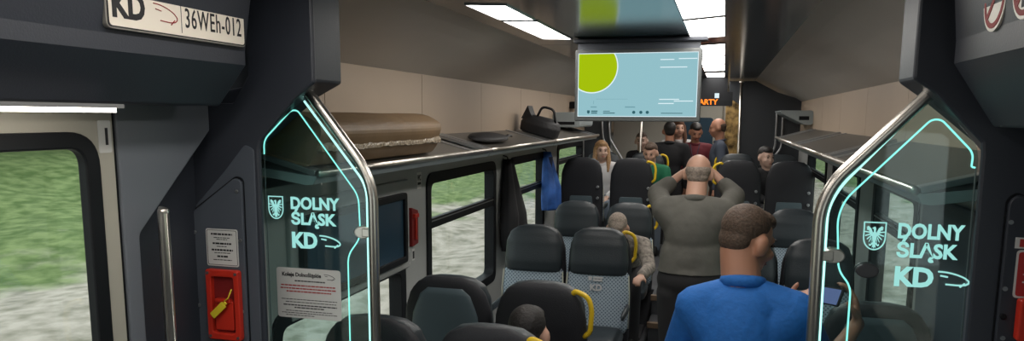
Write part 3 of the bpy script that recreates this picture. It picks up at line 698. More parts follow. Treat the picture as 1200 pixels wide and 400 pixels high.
# end boxes at the far ends of the racks
t = thing('ventilation_box', 'pale rounded box on the left wall beyond the black bag', 'box', (-1.62, 8.35, 1.84))
b = NB(); prism(b, rrect(-.14, .16, 0, .16, .04), 'y', -.45, .35); obj('casing', b, 'fascia', t, bevel=.01)
b = NB(); box(b, -.10, .1, -.455, -.45, .03, .06); obj('vent_slot', b, 'black', t)
t = thing('ventilation_box', 'pale rounded shelf box on the right wall beyond the right rack', 'box', (.76, 9.0, 1.90))
b = NB(); prism(b, arc_round([(-.20, .13), (.14, .13), (.14, -.02), (.06, -.02), (-.16, .09)], .03), 'y', -.5, .4); obj('casing', b, 'fascia', t, bevel=.008)
b = NB(); box(b, .0, .1, -.505, -.5, .03, .07); obj('vent_slot', b, 'black', t)
t = thing('security_camera', 'small black camera box under the ceiling edge left of the monitor', 'camera', (-1.668, 8.9, 2.09))
b = NB(); box(b, -.09, .09, -.1, .1, -.04, .04); obj('casing', b, 'black', t, bevel=.01)
b = NB(); ball(b, (0, -.1, -.01), (.03, .02, .03), 2); obj('lens', b, 'shellpanel', t, smooth=True)

# ================================================================ LEFT WALL FITTINGS
t = thing('wall_display', 'dark blue display in a black frame on the left wall before the window', 'display', (XL, 3.42, 1.32))
b = NB(); ring_frame(b, rrect(-.60, .52, -.20, .20, .02), rrect(-.565, .485, -.165, .165, .008), 'x', .045, 0); obj('frame', b, 'black', t, bevel=.004)
b = NB(); box(b, 0, .03, -.58, .50, -.18, .18); obj('screen', b, 'poster', t)
b = NB(); box(b, -.02, .02, -.66, .60, -.25, .27); obj('backplate', b, 'wall', t, bevel=.01)
t = thing('hammer_case', 'red emergency hammer case on the grey wall beside the window', 'emergency hammer', (XL, 4.09, 1.295))
b = NB(); prism(b, arc_round([(-.045, -.11), (.05, -.10), (.05, .10), (-.045, .125)], .01), 'x', 0, .025); obj('case', b, 'red_dk', t, bevel=.004)
b = NB(); tube(b, [(.03, 0, -.07), (.03, 0, .06)], .008, 8); box(b, .02, .04, -.03, .03, .06, .085); obj('hammer', b, 'red', t, bevel=.003)
def small_sticker(y, z, w_, h, label, s, white=True):
    t = thing('wall_sticker', label, 'sign', (XL, y, z))
    b = NB(); prism(b, rrect(-w_, w_, -h, h, .006), 'x', 0, .002); obj('sticker', b, 'white', t)
    b = NB(); box(b, .002, .0028, -w_*.7, w_*.7, -h*.5, -h*.2) if s else box(b, .002, .0028, -w_*.6, w_*.7, -h*.7, h*.6)
    obj('print', b, 'ink', t)
    if s: text('lettering', s, .05, 'ink', t, (.0024, -w_*.8, -.0), (0, 1, 0), (0, 0, 1), offset=.001, width=w_*1.5)
    return t
small_sticker(4.215, 1.565, .035, .05, 'white WC pictogram sticker above the red hammer case', 'WC')
small_sticker(4.04, 1.125, .020, .045, 'small black and white sticker under the red hammer case, left one', '')
small_sticker(4.11, 1.128, .020, .035, 'small black and white sticker under the red hammer case, right one', '')

b = NB(); box(b, XR-.03, XR, 2.42, 3.70, .28, 1.62); struct('trim_17', b, 'navy2', bevel=.01)
# hanging clothes
def hung(name, label, x, y, z0, z1, w_, m, seed, parts=None, bend=.03):
    rnd = random.Random(seed); t = thing(name, label, 'coat', (x, y, z1))
    b = NB(); rings = []; H = z1-z0; seg = 40; ph = rnd.uniform(0, 6)
    for i in range(22):
        u = i/21; ww = w_*(.12+.88*min(1, (u*1.35)**.75))*(1-.08*max(0, u-.8)*5); dd = .035+.045*min(1, u*1.6)
        rings.append([Vector((dd*math.sin(a)*(1+.28*math.sin(5*a+ph+u)+.12*math.sin(9*a))+dd, ww*math.cos(a)*(1+.04*math.sin(7*a+ph))+bend*u, -H*u)) for a in [2*PI*k/seg for k in range(seg)]])
    rings_loft(b, rings); obj('cloth', b, m, t, smooth=True)
    b = NB(); tube(b, smooth_path([(.03, 0, -.02), (.03, 0, .02), (-.02, 0, .03)], .02), .006, 6); obj('hanging_loop', b, 'black', t)
    if parts:
        b = NB(); rings = []
        for i in range(12):
            u = i/11; rings.append([Vector((.05+.035*math.sin(a)+.02, (-w_*.55*u-.02)+.035*math.cos(a), -.05-H*.72*u)) for a in [2*PI*k/16 for k in range(16)]])
        rings_loft(b, rings); obj('sleeve', b, parts, t, smooth=True)
    return t
hung('hanging_coat', 'black coat hanging beside the window with the long horizontal bar', -1.750, 6.03, .85, 1.60, .24, 'black_cloth', 3, None)
hung('hanging_jacket', 'blue jacket hanging on the left wall beside the black coat', -1.750, 7.45, 1.02, 1.60, .22, 'blue', 8, 'navycloth')

# ================================================================ SEATS
def make_seat(kind):
    """sitter faces local -y. kind: 'front' patterned side seen, 'black' black padded shell, 'grey' plastic shell"""
    t = thing('train_seat', 'seat', 'seat')
    b = NB(); superloft(b, [(.36, .16, .16, -.24), (.375, .200, .225, -.235), (.44, .208, .235, -.235), (.475, .195, .21, -.235), (.485, .15, .16, -.235)], 4.5, n=14)
    obj('seat_cushion', b, 'leather', t, smooth=True)
    b = NB(); superloft(b, [(.43, .20, .030, .005), (.47, .222, .042, .005), (.70, .226, .045, .02), (.84, .218, .040, .035), (.865, .20, .03, .04)], 4, n=18)
    obj('backrest', b, 'dots', t, smooth=True)
    for s in (-1, 1): b = NB(); tube(b, [(s*.226, -.022, .47), (s*.229, -.012, .70), (s*.219, .003, .845)], .0045, 6); obj('piping', b, 'pipe', t, smooth=True)
    b = NB(); superloft(b, [(.835, .17, .03, .03), (.85, .203, .055, .03), (.92, .212, .065, .032), (1.05, .205, .062, .045), (1.12, .180, .055, .055), (1.155, .135, .042, .060), (1.17, .06, .02, .062)], 3.6, n=26)
    obj('headrest', b, 'leather', t, smooth=True)
    b = NB(); keys = [(.33, .18, .03, .06), (.36, .222, .045, .06), (.60, .230, .05, .075), (.85, .231, .05, .085), (1.0, .222, .05, .092), (1.09, .195, .045, .096), (1.145, .150, .035, .098), (1.168, .08, .02, .098)]
    superloft(b, keys, 3.2, n=30)
    sh = obj('back_shell', b, 'shell', t, smooth=True)
    if kind == 'grey':
        b = NB(); superloft(b, [(.45, .16, .01, .128), (.47, .185, .014, .128), (.80, .188, .014, .136), (.98, .170, .014, .140), (1.08, .135, .012, .138), (1.12, .09, .008, .134)], 3.5, n=20); obj('back_panel', b, 'shellpanel', t, smooth=True)
        b = NB(); prism(b, arc_round([(-.12, .60), (.12, .60), (.10, .80), (-.10, .80)], .02), 'y', .135, .165); obj('folding_table', b, 'shellpanel', t, bevel=.004)
        b = NB(); disc(b, (-.135, .86), .016, 'y', (.135, .165), 14); obj('coat_hook', b, 'screw', t, bevel=.003)
    else:
        b = NB(); prism(b, arc_round([(-.13, .60), (.13, .60), (.12, .76), (-.12, .76)], .02), 'y', .11, .142); obj('folding_table', b, 'shellpanel', t, bevel=.004)
        for z in (.86, .74): b = NB(); disc(b, (-.180, z), .015, 'y', (.12, .15), 14); obj('coat_hook', b, 'screw', t, bevel=.003)
    b = NB(); box(b, -.17, .17, -.38, .06, .0, .03); box(b, -.05, .05, -.30, 0, .03, .37); obj('pedestal', b, 'base', t, bevel=.008)
    for s in (-1, 1):
        b = NB(); superloft(b, [(.60, .008, .15, -.16, s*.219), (.61, .014, .17, -.16, s*.219), (.635, .014, .17, -.16, s*.219), (.645, .010, .15, -.16, s*.219)], 3.5, n=6); obj('armrest', b, 'leather', t, smooth=True)
    return t
def yellow_handle(t, s):
    b = NB(); tube(b, smooth_path([(s*.15, .10, 1.115), (s*.17, .115, 1.145), (s*.235, .12, 1.12), (s*.252, .12, 1.06), (s*.245, .12, .95), (s*.215, .11, .925)], .035), .0125, 10)
    h = obj('grab_handle', b, 'yellow', t, smooth=True, label='yellow grab handle')
protos = {k: make_seat(k) for k in ('front', 'black', 'grey')}
seats = [  # x, y, z, kind, faces camera, handle side in world (+1 = right), label
    (-1.29, 2.70, 0, 'black', False, 0, 'black seat back at bottom left, just behind the left glass screen'),
    (-.815, 2.70, 0, 'black', False, 1, 'black seat back cut by the bottom edge, yellow handle, nearest the aisle'),
    (-1.275, 3.50, 0, 'grey', False, 0, 'seat seen from behind with a grey plastic shell below the window'),
    (-.805, 3.50, 0, 'black', False, 1, 'black seat back with two round hooks and a yellow handle'),
    (-1.29, 5.20, 0, 'front', True, 0, 'grey dotted seat facing the camera below the black coat'),
    (-.815, 5.20, 0, 'front', True, 1, 'grey dotted seat facing the camera, white KD print, beside the aisle'),
    (-1.29, 6.85, 0.0, 'front', True, 0, 'dark seat facing the camera under the blue jacket'),
    (-.800, 6.85, 0.0, 'front', True, 1, 'dark seat facing the camera, behind the seated grey-haired person'),
    (-1.45, 8.10, .35, 'black', False, 0, 'tall black seat back left of the blond woman'),
    (-.915, 8.10, .35, 'black', False, 1, 'tall black seat back right of the blond woman'),
    (-1.45, 9.45, .35, 'front', True, 0, 'dark seat the blond woman sits in'),
    (-.90, 9.45, .35, 'front', True, 1, 'dark seat the person in green sits in'),
    (.665, 3.50, 0, 'grey', False, 0, 'grey seat back low behind the right glass screen'),
    (.635, 5.12, 0, 'front', True, 0, 'dark dotted seat facing the camera right of the man in blue'),
    (.165, 5.12, 0, 'front', True, -1, 'seat facing the camera hidden behind the head of the man in blue'),
    (.625, 6.80, 0, 'front', True, 0, 'dark dotted seat facing the camera in front of the tall right seats'),
    (.155, 6.80, 0, 'front', True, -1, 'seat facing the camera behind the man in the grey jacket'),
    (.165, 8.10, .35, 'black', False, -1, 'tall black seat back left of the man looking out from his seat'),
    (.665, 8.10, .35, 'black', False, 0, 'tall black seat back right of the man looking out from his seat'),
    (.665, 9.45, .35, 'front', True, 0, 'dark seat behind the man looking out from his seat'),
    (.17, 9.45, .35, 'front', True, -1, 'dark aisle seat on the right, last row before the bulkhead'),
]
for x, y, z, k, face, hs, lab in seats:
    s = dup(protos[k], (x, y, z), 0 if face else PI, lab); s['group'] = 'train seats'
    if hs: yellow_handle(s, hs if face else -hs)
    if face and hs and z == 0:
        n_ = text('logo', 'KD', .062, 'whitecloth', s, (-.05, -.036, .735), (1, 0, 0), (0, 0.0, 1), depth=.003, offset=.002)
        b = NB(); prism(b, [(-.05+u, .815+v) for u, v in ((-.012, .016), (.012, .016), (.012, -.004), (0, -.016), (-.012, -.004))], 'y', -.026, -.018)
        box(b, -.028, .04, -.026, -.018, .818, .831); box(b, -.028, .035, -.026, -.018, .800, .812); obj('emblem', b, 'whitecloth', s)
for p in protos.values():
    for c in list(p.children): bpy.data.objects.remove(c)
    bpy.data.objects.remove(p)

# ================================================================ PEOPLE
def cap(bm, p, r, q, s, seg=2):
    p, q = Vector(p), Vector(q); ball(bm, p, r, seg); ball(bm, q, s, seg)
    d = q-p; L = d.length
    if L < 1e-5: return
    m = Matrix.Translation((p+q)/2) @ d.to_track_quat('Z', 'Y').to_matrix().to_4x4()
    bmesh.ops.create_cone(bm, cap_ends=True, segments=18, radius1=r, radius2=s, depth=L, matrix=m)
def blob(name, bm, m, parent, voxel, smooth=6, factor=.5):
    """one continuous skin over overlapping volumes"""
    me = bpy.data.meshes.new('t'); bm.to_mesh(me); bm.free(); me.materials.append(M[m])
    o = bpy.data.objects.new('t', me); C.objects.link(o)
    r = o.modifiers.new('r', 'REMESH'); r.mode = 'VOXEL'; r.voxel_size = voxel; r.use_smooth_shade = True
    if smooth: s = o.modifiers.new('s', 'SMOOTH'); s.iterations = smooth; s.factor = factor
    bpy.context.view_layer.update()
    me2 = bpy.data.meshes.new_from_object(o.evaluated_get(bpy.context.evaluated_depsgraph_get()))
    bpy.data.objects.remove(o)
    me2.name = name
    for p in me2.polygons: p.use_smooth = True
    o = bpy.data.objects.new(name, me2); C.objects.link(o); o.parent = parent
    return o
def frame(fwd, upv=(0, 0, 1)):
    f = Vector(fwd).normalized(); r = f.cross(Vector(upv)).normalized(); u = r.cross(f)
    return Matrix((r, f, u)).transposed()           # columns: right, forward, up
def head(bm, c, F, k=1.0):
    c = Vector(c)
    def P(x, y, z): return c+F @ Vector((x, y, z))*k
    def E(x, y, z, rx, ry, rz): ball(bm, P(x, y, z), (rx*k, ry*k, rz*k), 3, F)
    E(0, -.018, .028, .076, .094, .088); E(0, .025, -.030, .060, .066, .075); E(0, .048, -.078, .036, .038, .034)
    E(0, .068, .022, .050, .022, .020)
    cap(bm, P(0, .088, .012), .008*k, P(0, .104, -.028), .012*k); E(.012, .096, -.030, .008, .010, .007); E(-.012, .096, -.030, .008, .010, .007)
    for s in (-1, 1):
        E(s*.082, -.010, -.012, .016, .026, .038); E(s*.042, .060, -.030, .022, .026, .022)
    E(0, .082, -.062, .024, .012, .010)
def face_bits(parent, c, F, k=1.0):
    c = Vector(c)
    for s in (-1, 1):
        b = NB(); ball(b, c+F @ Vector((s*.031, .083, .006))*k, (.012*k, .007*k, .007*k), 2, F); obj('eye', b, 'eye', parent, smooth=True)
        b = NB(); tube(b, [c+F @ Vector(v)*k for v in ((s*.016, .090, .024), (s*.032, .089, .029), (s*.048, .078, .024))], .0035*k, 6); obj('eyebrow', b, 'hair_dk', parent, smooth=True)
    b = NB(); ball(b, c+F @ Vector((0, .092, -.062))*k, (.021*k, .006*k, .006*k), 2, F); obj('mouth', b, 'lip', parent, smooth=True)
def hand(bm, wrist, d, n, side, curl=.5, k=1.0, wr=.024):
    """d: direction wrist->knuckles, n: palm facing direction, side=+1 thumb on d x n side"""
    wrist = Vector(wrist); d = Vector(d).normalized(); n = (Vector(n)-d*Vector(n).dot(d)).normalized(); t = d.cross(n)*side
    for o in (-.030, -.010, .010, .030):
        cap(bm, wrist+t*o*.6*k, .016*k, wrist+d*.085*k+t*o*k, .0115*k, 2)
    L = {.030: .072, .010: .082, -.010: .076, -.030: .058}
    for o, l in L.items():
        p = wrist+d*.088*k+t*o*k; dirv = d.copy(); ang = 0
        for j, f in enumerate((.45, .32, .23)):
            ang += curl*(.75 if j else .55)
            dirv = (d*math.cos(ang)+n*math.sin(ang)); q = p+dirv*l*f*k
            cap(bm, p, (.0095-.0008*j)*k, q, (.0088-.0008*j)*k, 1); p = q
    p = wrist+d*.025*k+t*.026*k; q = p+(d*.6+t*.7+n*.35).normalized()*.038*k; r_ = q+(d*.85+t*.15+n*.5).normalized()*.032*k
    cap(bm, p, .014*k, q, .011*k, 1); cap(bm, q, .0105*k, r_, .009*k, 1)
def person(label, J, F, skin, cloth, legs, hair=None, hairstyle='short', k=1.0, voxel=.010, sleeve=True, shw=.2, coat=None, hem=None, face=True, hands=None, girth=1.0, group=None, lower=True, name='person', extra=None):
    """J: head, neck, sL sR eL eR wL wR pelvis hL hR kL kR aL aR in world coordinates"""
    base = Vector(J['base']); t = thing(name, label, 'person', base, 0, group)
    J = {a: Vector(v)-base for a, v in J.items()}; g = girth
    up_t = (J['neck']-J['pelvis']); sx = (J['sR']-J['sL']).normalized(); fwd = up_t.normalized().cross(sx).normalized()*-1
    if fwd.dot(F @ Vector((0, 1, 0))) < -.2: pass
    TM = Matrix((sx, sx.cross(up_t.normalized())*-1, up_t.normalized())).transposed()
    def torso(b, e):
        hp = J['pelvis']; nk = J['neck']
        wd = (J['sR']-J['sL']).length/2
        ball(b, hp+up_t*.02, (.165*g+e, .115*g+e, .13+e), 3, TM)
        ball(b, hp+up_t*.28, (.150*g+e, .110*g+e, .17+e), 3, TM)
        ball(b, hp+up_t*.62, (wd*.86+e, .115*g+e, .19+e), 3, TM)
        ball(b, hp+up_t*.80, (wd*.86+e, .095*g+e, .10+e), 3, TM)
        for s in ('sL', 'sR'): cap(b, nk-up_t*.05, .05+e, J[s], .056*g+e)
        for s in ('sL', 'sR'): cap(b, hp+up_t*.55, .10*g+e, J[s], .056*g+e)
    b = NB(); torso(b, -.012)
    cap(b, J['neck']-up_t*.06, .058*g, J['head']+F @ Vector((0, -.03, -.045))*k, .054*g, 3); head(b, J['head'], F, k)
    for s in 'LR':
        cap(b, J['s'+s], .044, J['e'+s], .036); cap(b, J['e'+s], .037, J['w'+s], .024)
        if hands and s in hands: hand(b, J['w'+s], *hands[s])
        else: hand(b, J['w'+s], J['w'+s]-J['e'+s], Vector((0, 0, -1)) if abs((J['w'+s]-J['e'+s]).normalized().z) < .8 else fwd, 1 if s == 'L' else -1, .5)
        if lower: cap(b, J['h'+s], .075, J['k'+s], .050); cap(b, J['k'+s], .050, J['a'+s], .036)
    body = blob('body', b, skin, t, voxel, 4)
    if face: face_bits(t, J['head'], F, k)
    # clothing
    b = NB(); torso(b, .008 if not coat else .018)
    for s in 'LR':
        e = .012 if not coat else .02
        if sleeve: cap(b, J['s'+s], .054+e, J['e'+s], .044+e); cap(b, J['e'+s], .043+e, J['e'+s].lerp(J['w'+s], .88 if sleeve is True else sleeve), .032+e)
        else: cap(b, J['s'+s], .056+e, J['s'+s].lerp(J['e'+s], .65), .052+e)
    if coat:
        cap(b, J['pelvis']+up_t*.25-sx*.05, .13, J['pelvis']-up_t*coat-sx*.06, .135); cap(b, J['pelvis']+up_t*.25+sx*.05, .13, J['pelvis']-up_t*coat+sx*.06, .135)
    cl = blob('jacket' if coat else 'shirt', b, cloth, t, voxel*1.1, 5)
    if hem:
        bm2 = NB(); bm2.from_mesh(cl.data); g_ = bmesh.ops.bisect_plane(bm2, geom=bm2.verts[:]+bm2.edges[:]+bm2.faces[:], plane_co=(0, 0, hem), plane_no=(0, 0, -1), clear_outer=True)
        bmesh.ops.holes_fill(bm2, edges=[e for e in bm2.edges if e.is_boundary]); bm2.to_mesh(cl.data); bm2.free()
    b = NB(); ctr = J['neck']+up_t*.015; ring = [ctr+TM @ Vector((.062*math.cos(a), .060*math.sin(a), -.012*math.sin(a))) for a in [2*PI*i/20 for i in range(20)]]
    tube(b, ring, .016, 8, 1.3, closed=True); obj('collar', b, cloth, t, smooth=True)
    if lower:
        b = NB(); ball(b, J['pelvis']+up_t*.0, (.172*g, .125*g, .13), 3, TM)
        for s in 'LR':
            cap(b, J['pelvis'], .11*g, J['h'+s], .095*g); cap(b, J['h'+s], .095*g, J['k'+s], .066); cap(b, J['k'+s], .066, J['a'+s], .058)
        blob('trousers', b, legs, t, voxel*1.3, 5)
        for s in 'LR':
            b = NB(); a = J['a'+s]; f2 = Vector((fwd.x, fwd.y, 0)).normalized()
            m2 = Matrix.Translation((a.x+f2.x*.05, a.y+f2.y*.05, a.z-.075)) @ Matrix.Rotation(math.atan2(f2.y, f2.x)-PI/2, 4, 'Z')
            superloft(b, [(0, .045, .125, 0), (.015, .048, .135, 0), (.05, .045, .12, -.01), (.09, .036, .06, -.055), (.11, .033, .045, -.06)], 2.6, 20, 10, m2); obj('shoe', b, 'shoe', t, smooth=True)
    if hair:
        b = NB(); c = J['head']
        def E(x, y, z, rx, ry, rz): ball(b, c+F @ Vector((x, y, z))*k, (rx*k, ry*k, rz*k), 3, F)
        if hairstyle == 'short':
            E(0, -.030, .042, .079, .092, .084); E(0, -.062, -.006, .066, .050, .060); E(0, .02, .080, .058, .062, .038)
        elif hairstyle == 'buzz':
            E(0, -.030, .014, .0785, .088, .060); E(0, -.055, -.020, .066, .054, .050)
        elif hairstyle == 'long':
            E(0, -.030, .040, .086, .098, .088); E(0, .022, .084, .060, .058, .036)
            for s in (-1, 1): cap(b, c+F @ Vector((s*.070, -.01, .03))*k, .030*k, c+F @ Vector((s*.085, .02, -.12))*k, .030*k); cap(b, c+F @ Vector((s*.085, .02, -.12))*k, .030*k, c+F @ Vector((s*.075, .05, -.24))*k, .018*k)
            E(0, -.07, -.08, .075, .045, .12)
        blob('hair', b, hair, t, voxel*.8, 2)
    if extra: extra(t, J)
    return t
def F_(deg, down=0):   # facing: degrees clockwise from +y (away from the camera)
    a = math.radians(deg); d = math.radians(down); return frame((math.sin(a)*math.cos(d), math.cos(a)*math.cos(d), -math.sin(d)))
def standing(x, y, z0, h, deg, sh=.19, arms='down'):
    """joints of a standing figure facing deg"""
    a = math.radians(deg); f = Vector((math.sin(a), math.cos(a), 0)); r = Vector((math.cos(a), -math.sin(a), 0)); o = Vector((x, y, z0)); k = h/1.75
    def P(rr, ff, zz): return o+r*rr*k+f*ff*k+Vector((0, 0, zz*k))
    J = dict(base=o, head=P(0, .035, 1.635), neck=P(0, 0, 1.47), sL=P(-sh, 0, 1.42), sR=P(sh, 0, 1.42), pelvis=P(0, 0, .97), hL=P(-.09, 0, .90), hR=P(.09, 0, .90), kL=P(-.10, .02, .50), kR=P(.10, .02, .50), aL=P(-.10, -.02, .085), aR=P(.10, -.02, .085))
    if arms == 'down': J.update(eL=P(-sh-.05, -.02, 1.13), eR=P(sh+.05, -.02, 1.13), wL=P(-sh-.04, .06, .88), wR=P(sh+.04, .06, .88))
    else: J.update(eL=P(-sh-.05, .02, 1.14), eR=P(sh+.05, .02, 1.14), wL=P(-.08, .26, 1.12), wR=P(.08, .26, 1.15))
    return J
def seated(x, y, z0, deg, zsh=1.02, lean=0, sh=.18):
    a = math.radians(deg); f = Vector((math.sin(a), math.cos(a), 0)); r = Vector((math.cos(a), -math.sin(a), 0)); o = Vector((x, y, z0))
    def P(rr, ff, zz): return o+r*rr+f*ff+Vector((0, 0, zz))
    return dict(base=o, head=P(0, lean+.05, zsh+.20), neck=P(0, lean, zsh+.05), sL=P(-sh, lean, zsh), sR=P(sh, lean, zsh), pelvis=P(0, 0, .635), hL=P(-.09, .04, .60), hR=P(.09, .04, .60), kL=P(-.12, .42, .55), kR=P(.12, .42, .55), aL=P(-.12, .42, .085), aR=P(.12, .42, .085),
                eL=P(-sh-.05, lean*.6+.08, .76), eR=P(sh+.05, lean*.6+.08, .76), wL=P(-.10, .30, .66), wR=P(.10, .30, .66))

# man in blue polo, close, phone in hand
J = dict(base=(.08, 2.60, 0), head=(.100, 2.655, 1.535), neck=(.085, 2.600, 1.395), sL=(-.065, 2.60, 1.305), sR=(.255, 2.565, 1.315), eL=(-.135, 2.72, 1.075), eR=(.365, 2.66, 1.10),
         wL=(.245, 2.86, 1.275), wR=(.485, 2.80, 1.235), pelvis=(.08, 2.58, .93), hL=(-.01, 2.58, .88), hR=(.17, 2.57, .88), kL=(-.01, 2.60, .48), kR=(.18, 2.59, .48), aL=(-.02, 2.56, .085), aR=(.18, 2.55, .085))
blue_man = person('man in a royal blue polo with short brown hair, looking at a phone', J, F_(50, 18), 'skin', 'polo', 'trousers', 'hair_br', 'short', k=.97, voxel=.0065, girth=1.18, sleeve=.35,
       hands={'L': ((.9, .15, .35), (.3, -.1, .9), -1, .55), 'R': ((-.15, .2, .9), (-.9, .1, .2), 1, .6)})
t = thing('smartphone', 'smartphone with a lit bluish screen held by the man in blue', 'phone', (.380, 2.83, 1.322)); t.scale = (.86, .86, .86)
ff2 = Vector((-.70, -.55, .45)).normalized(); rr_ = Vector((.55, -.80, .12)); rr_ = (rr_-ff2*rr_.dot(ff2)).normalized(); uu = ff2.cross(rr_)
mt = Matrix((rr_, uu, ff2)).transposed().to_4x4(); t.rotation_euler = mt.to_euler()
b = NB(); prism(b, rrect(-.078, .078, -.038, .038, .010), 'z', -.005, .003); obj('phone_body', b, 'black', t, bevel=.002)
b = NB(); prism(b, rrect(-.062, .068, -.033, .033, .004), 'z', .003, .0036); obj('screen', b, 'phone', t)

# man photographing, back to the camera
J = dict(base=(-.17, 4.62, 0), head=(-.135, 4.71, 1.615), neck=(-.145, 4.62, 1.455), sL=(-.325, 4.62, 1.395), sR=(.030, 4.60, 1.395), eL=(-.385, 4.80, 1.475), eR=(.085, 4.78, 1.475),
         wL=(-.232, 4.875, 1.605), wR=(-.045, 4.875, 1.605), pelvis=(-.165, 4.58, .98), hL=(-.25, 4.58, .90), hR=(-.09, 4.58, .90), kL=(-.26, 4.60, .50), kR=(-.08, 4.62, .50), aL=(-.27, 4.56, .085), aR=(-.07, 4.6, .085))
gm = person('balding man in a grey-brown jacket seen from behind, raising a camera', J, F_(3, 4), 'skin2', 'jacket', 'trousers', 'hair_gr', 'buzz', k=.98, voxel=.009, girth=1.12, coat=.06, hem=1.03, sleeve=.45,
       hands={'L': ((.5, .2, .55), (1, .2, 0), 1, .7), 'R': ((-.5, .2, .55), (-1, .2, 0), -1, .7)})
t = thing('camera', 'black camera held up in front of the balding man', 'camera', (-.135, 4.90, 1.635))
b = NB(); box(b, -.065, .065, -.02, .02, -.04, .04); box(b, -.02, .02, -.02, .02, .04, .055); obj('camera_body', b, 'black', t, bevel=.006)
b = NB(); tube(b, [(0, .02, 0), (0, .07, 0)], .03, 16); obj('lens', b, 'black', t, bevel=.002)

# far standing group
person('person in a black jacket seen from behind, below the monitor', standing(-.665, 9.92, .17, 1.72, -8, .20), F_(-8), 'skin', 'black_cloth', 'trousers', 'hair_dk', 'short', voxel=.014, face=False)
person('long-haired person in a white top standing behind the black jacket', standing(-.60, 10.75, .17, 1.74, 170), F_(165), 'skin2', 'whitecloth', 'trousers', 'hair_auburn', 'long', voxel=.014)
def lanyard(t, J):
    b = NB(); n = J['neck']; f = Vector((0, -.125, 0))
    tube(b, [n+Vector((-.06, -.10, 0)), n+f*1.25+Vector((0, 0, -.28)), n+Vector((.06, -.10, 0))], .006, 6); obj('lanyard', b, 'slateblue', t)
person('person in maroon with a lanyard, dark hair, looking down', standing(-.355, 10.38, .17, 1.70, 175, .18, 'front'), F_(165, 25), 'skin', 'maroon', 'trousers', 'hair_dk', 'short', voxel=.014, extra=lanyard)
person('bald man in a slate blue shirt standing right of the person in maroon', standing(-.04, 9.80, .17, 1.77, -95, .19), F_(-95, 10), 'skin', 'slateblue', 'trousers', 'hair_br', 'buzz', voxel=.014)
# seated people beyond the raised seats
person('blond long-haired woman in white sitting between the tall black seats', seated(-1.40, 9.20, .35, 180, 1.0, .12, .17), F_(160, 3), 'skin3', 'whitecloth', 'jeans', 'hair_bl', 'long', voxel=.013)
person('person in a green top sitting beyond the tall aisle seat on the left', seated(-.815, 9.20, .35, 182, .98, .10, .17), F_(190, 15), 'skin2', 'green', 'jeans', 'hair_br', 'short', voxel=.013)
person('young person with short brown hair looking at the camera below the monitor', standing(-1.07, 10.42, .17, 1.56, 180, .16), F_(178), 'skin3', 'black_cloth', 'trousers', 'hair_br', 'short', voxel=.013)
J = seated(.61, 9.20, .35, 180, .96, .16, .18)
for q in ('head', 'neck', 'sL', 'sR'): J[q] = J[q]-Vector((.13 if q == 'head' else .09, 0, 0))
J['eR'] = J['eR']-Vector((.07, 0, 0))
person('man with short dark hair in black leaning out between the right seats', J, F_(150, 5), 'skin3', 'black_cloth', 'trousers', 'hair_dk', 'short', voxel=.013)
J = seated(-.80, 6.58, 0, 178, .90, .30, .19); J['eR'] = Vector((-1.02, 6.1, .70)); J['eL'] = Vector((-.53, 6.05, .74)); J['wL'] = Vector((-.57, 5.80, .72))
J['head'] = Vector((-.79, 6.02, 1.055)); J['neck'] = Vector((-.79, 6.17, .97)); J['sL'] = Vector((-.60, 6.25, .90)); J['sR'] = Vector((-.98, 6.25, .90))
person('seated person in beige check with greying hair, head bowed behind the KD seat', J, F_(178, 50), 'skin2', 'plaid', 'trousers', 'hair_gr', 'short', voxel=.012)

J = seated(-.775, 2.88, 0, 0, .84, .04, .18); J['head'] = Vector((-.755, 2.98, 1.045))
for q in ('kL', 'kR', 'aL', 'aR'): J[q] = J[q]-Vector((0, .06, 0))
person('dark-haired person seated facing away, only the head above the bottom black seat back', J, F_(4, 8), 'skin2', 'black_cloth', 'trousers', 'hair_dk', 'short', voxel=.010, face=False)

# ================================================================ FAR END DETAILS
def pole(x, y, z0, z1, label, r=.017):
    t = thing('grab_pole', label, 'handrail', (x, y, z0))
    b = NB(); tube(b, [(0, 0, .006), (0, 0, z1-z0-.004)], r, 12); obj('pole', b, 'steel', t, smooth=True)
    for z in (.006, z1-z0-.02): b = NB(); tube(b, [(0, 0, z), (0, 0, z+.014)], r*1.7, 14); obj('flange', b, 'steel', t)
pole(.19, 9.80, .35, 2.40, 'upright steel pole beside the dark bulkhead opening')
pole(-1.02, 9.80, .35, 2.40, 'upright steel pole below the right half of the monitor')
t = thing('bent_handrail', 'pair of pale bent handrails on the dark right bulkhead', 'handrail', (.62, 9.84, 1.5))
for dx in (0, .07):
    b = NB(); tube(b, smooth_path([(dx, -.02, .52), (dx, -.05, .48), (dx, -.05, .08), (dx-.16, -.05, -.12), (dx-.16, -.02, -.15)], .06), .013, 8); obj('rail', b, 'alu', t, smooth=True)
t = thing('bent_handrail', 'pair of pale bent handrails at the left bulkhead below the monitor', 'handrail', (-1.33, 9.84, 1.5))
for dx in (0, -.09):
    b = NB(); tube(b, smooth_path([(dx-.10, -.02, .42), (dx-.10, -.05, .36), (dx-.08, -.05, .16), (dx+.10, -.05, -.12), (dx+.12, -.02, -.15)], .05), .014, 8); obj('rail', b, 'alu', t, smooth=True)
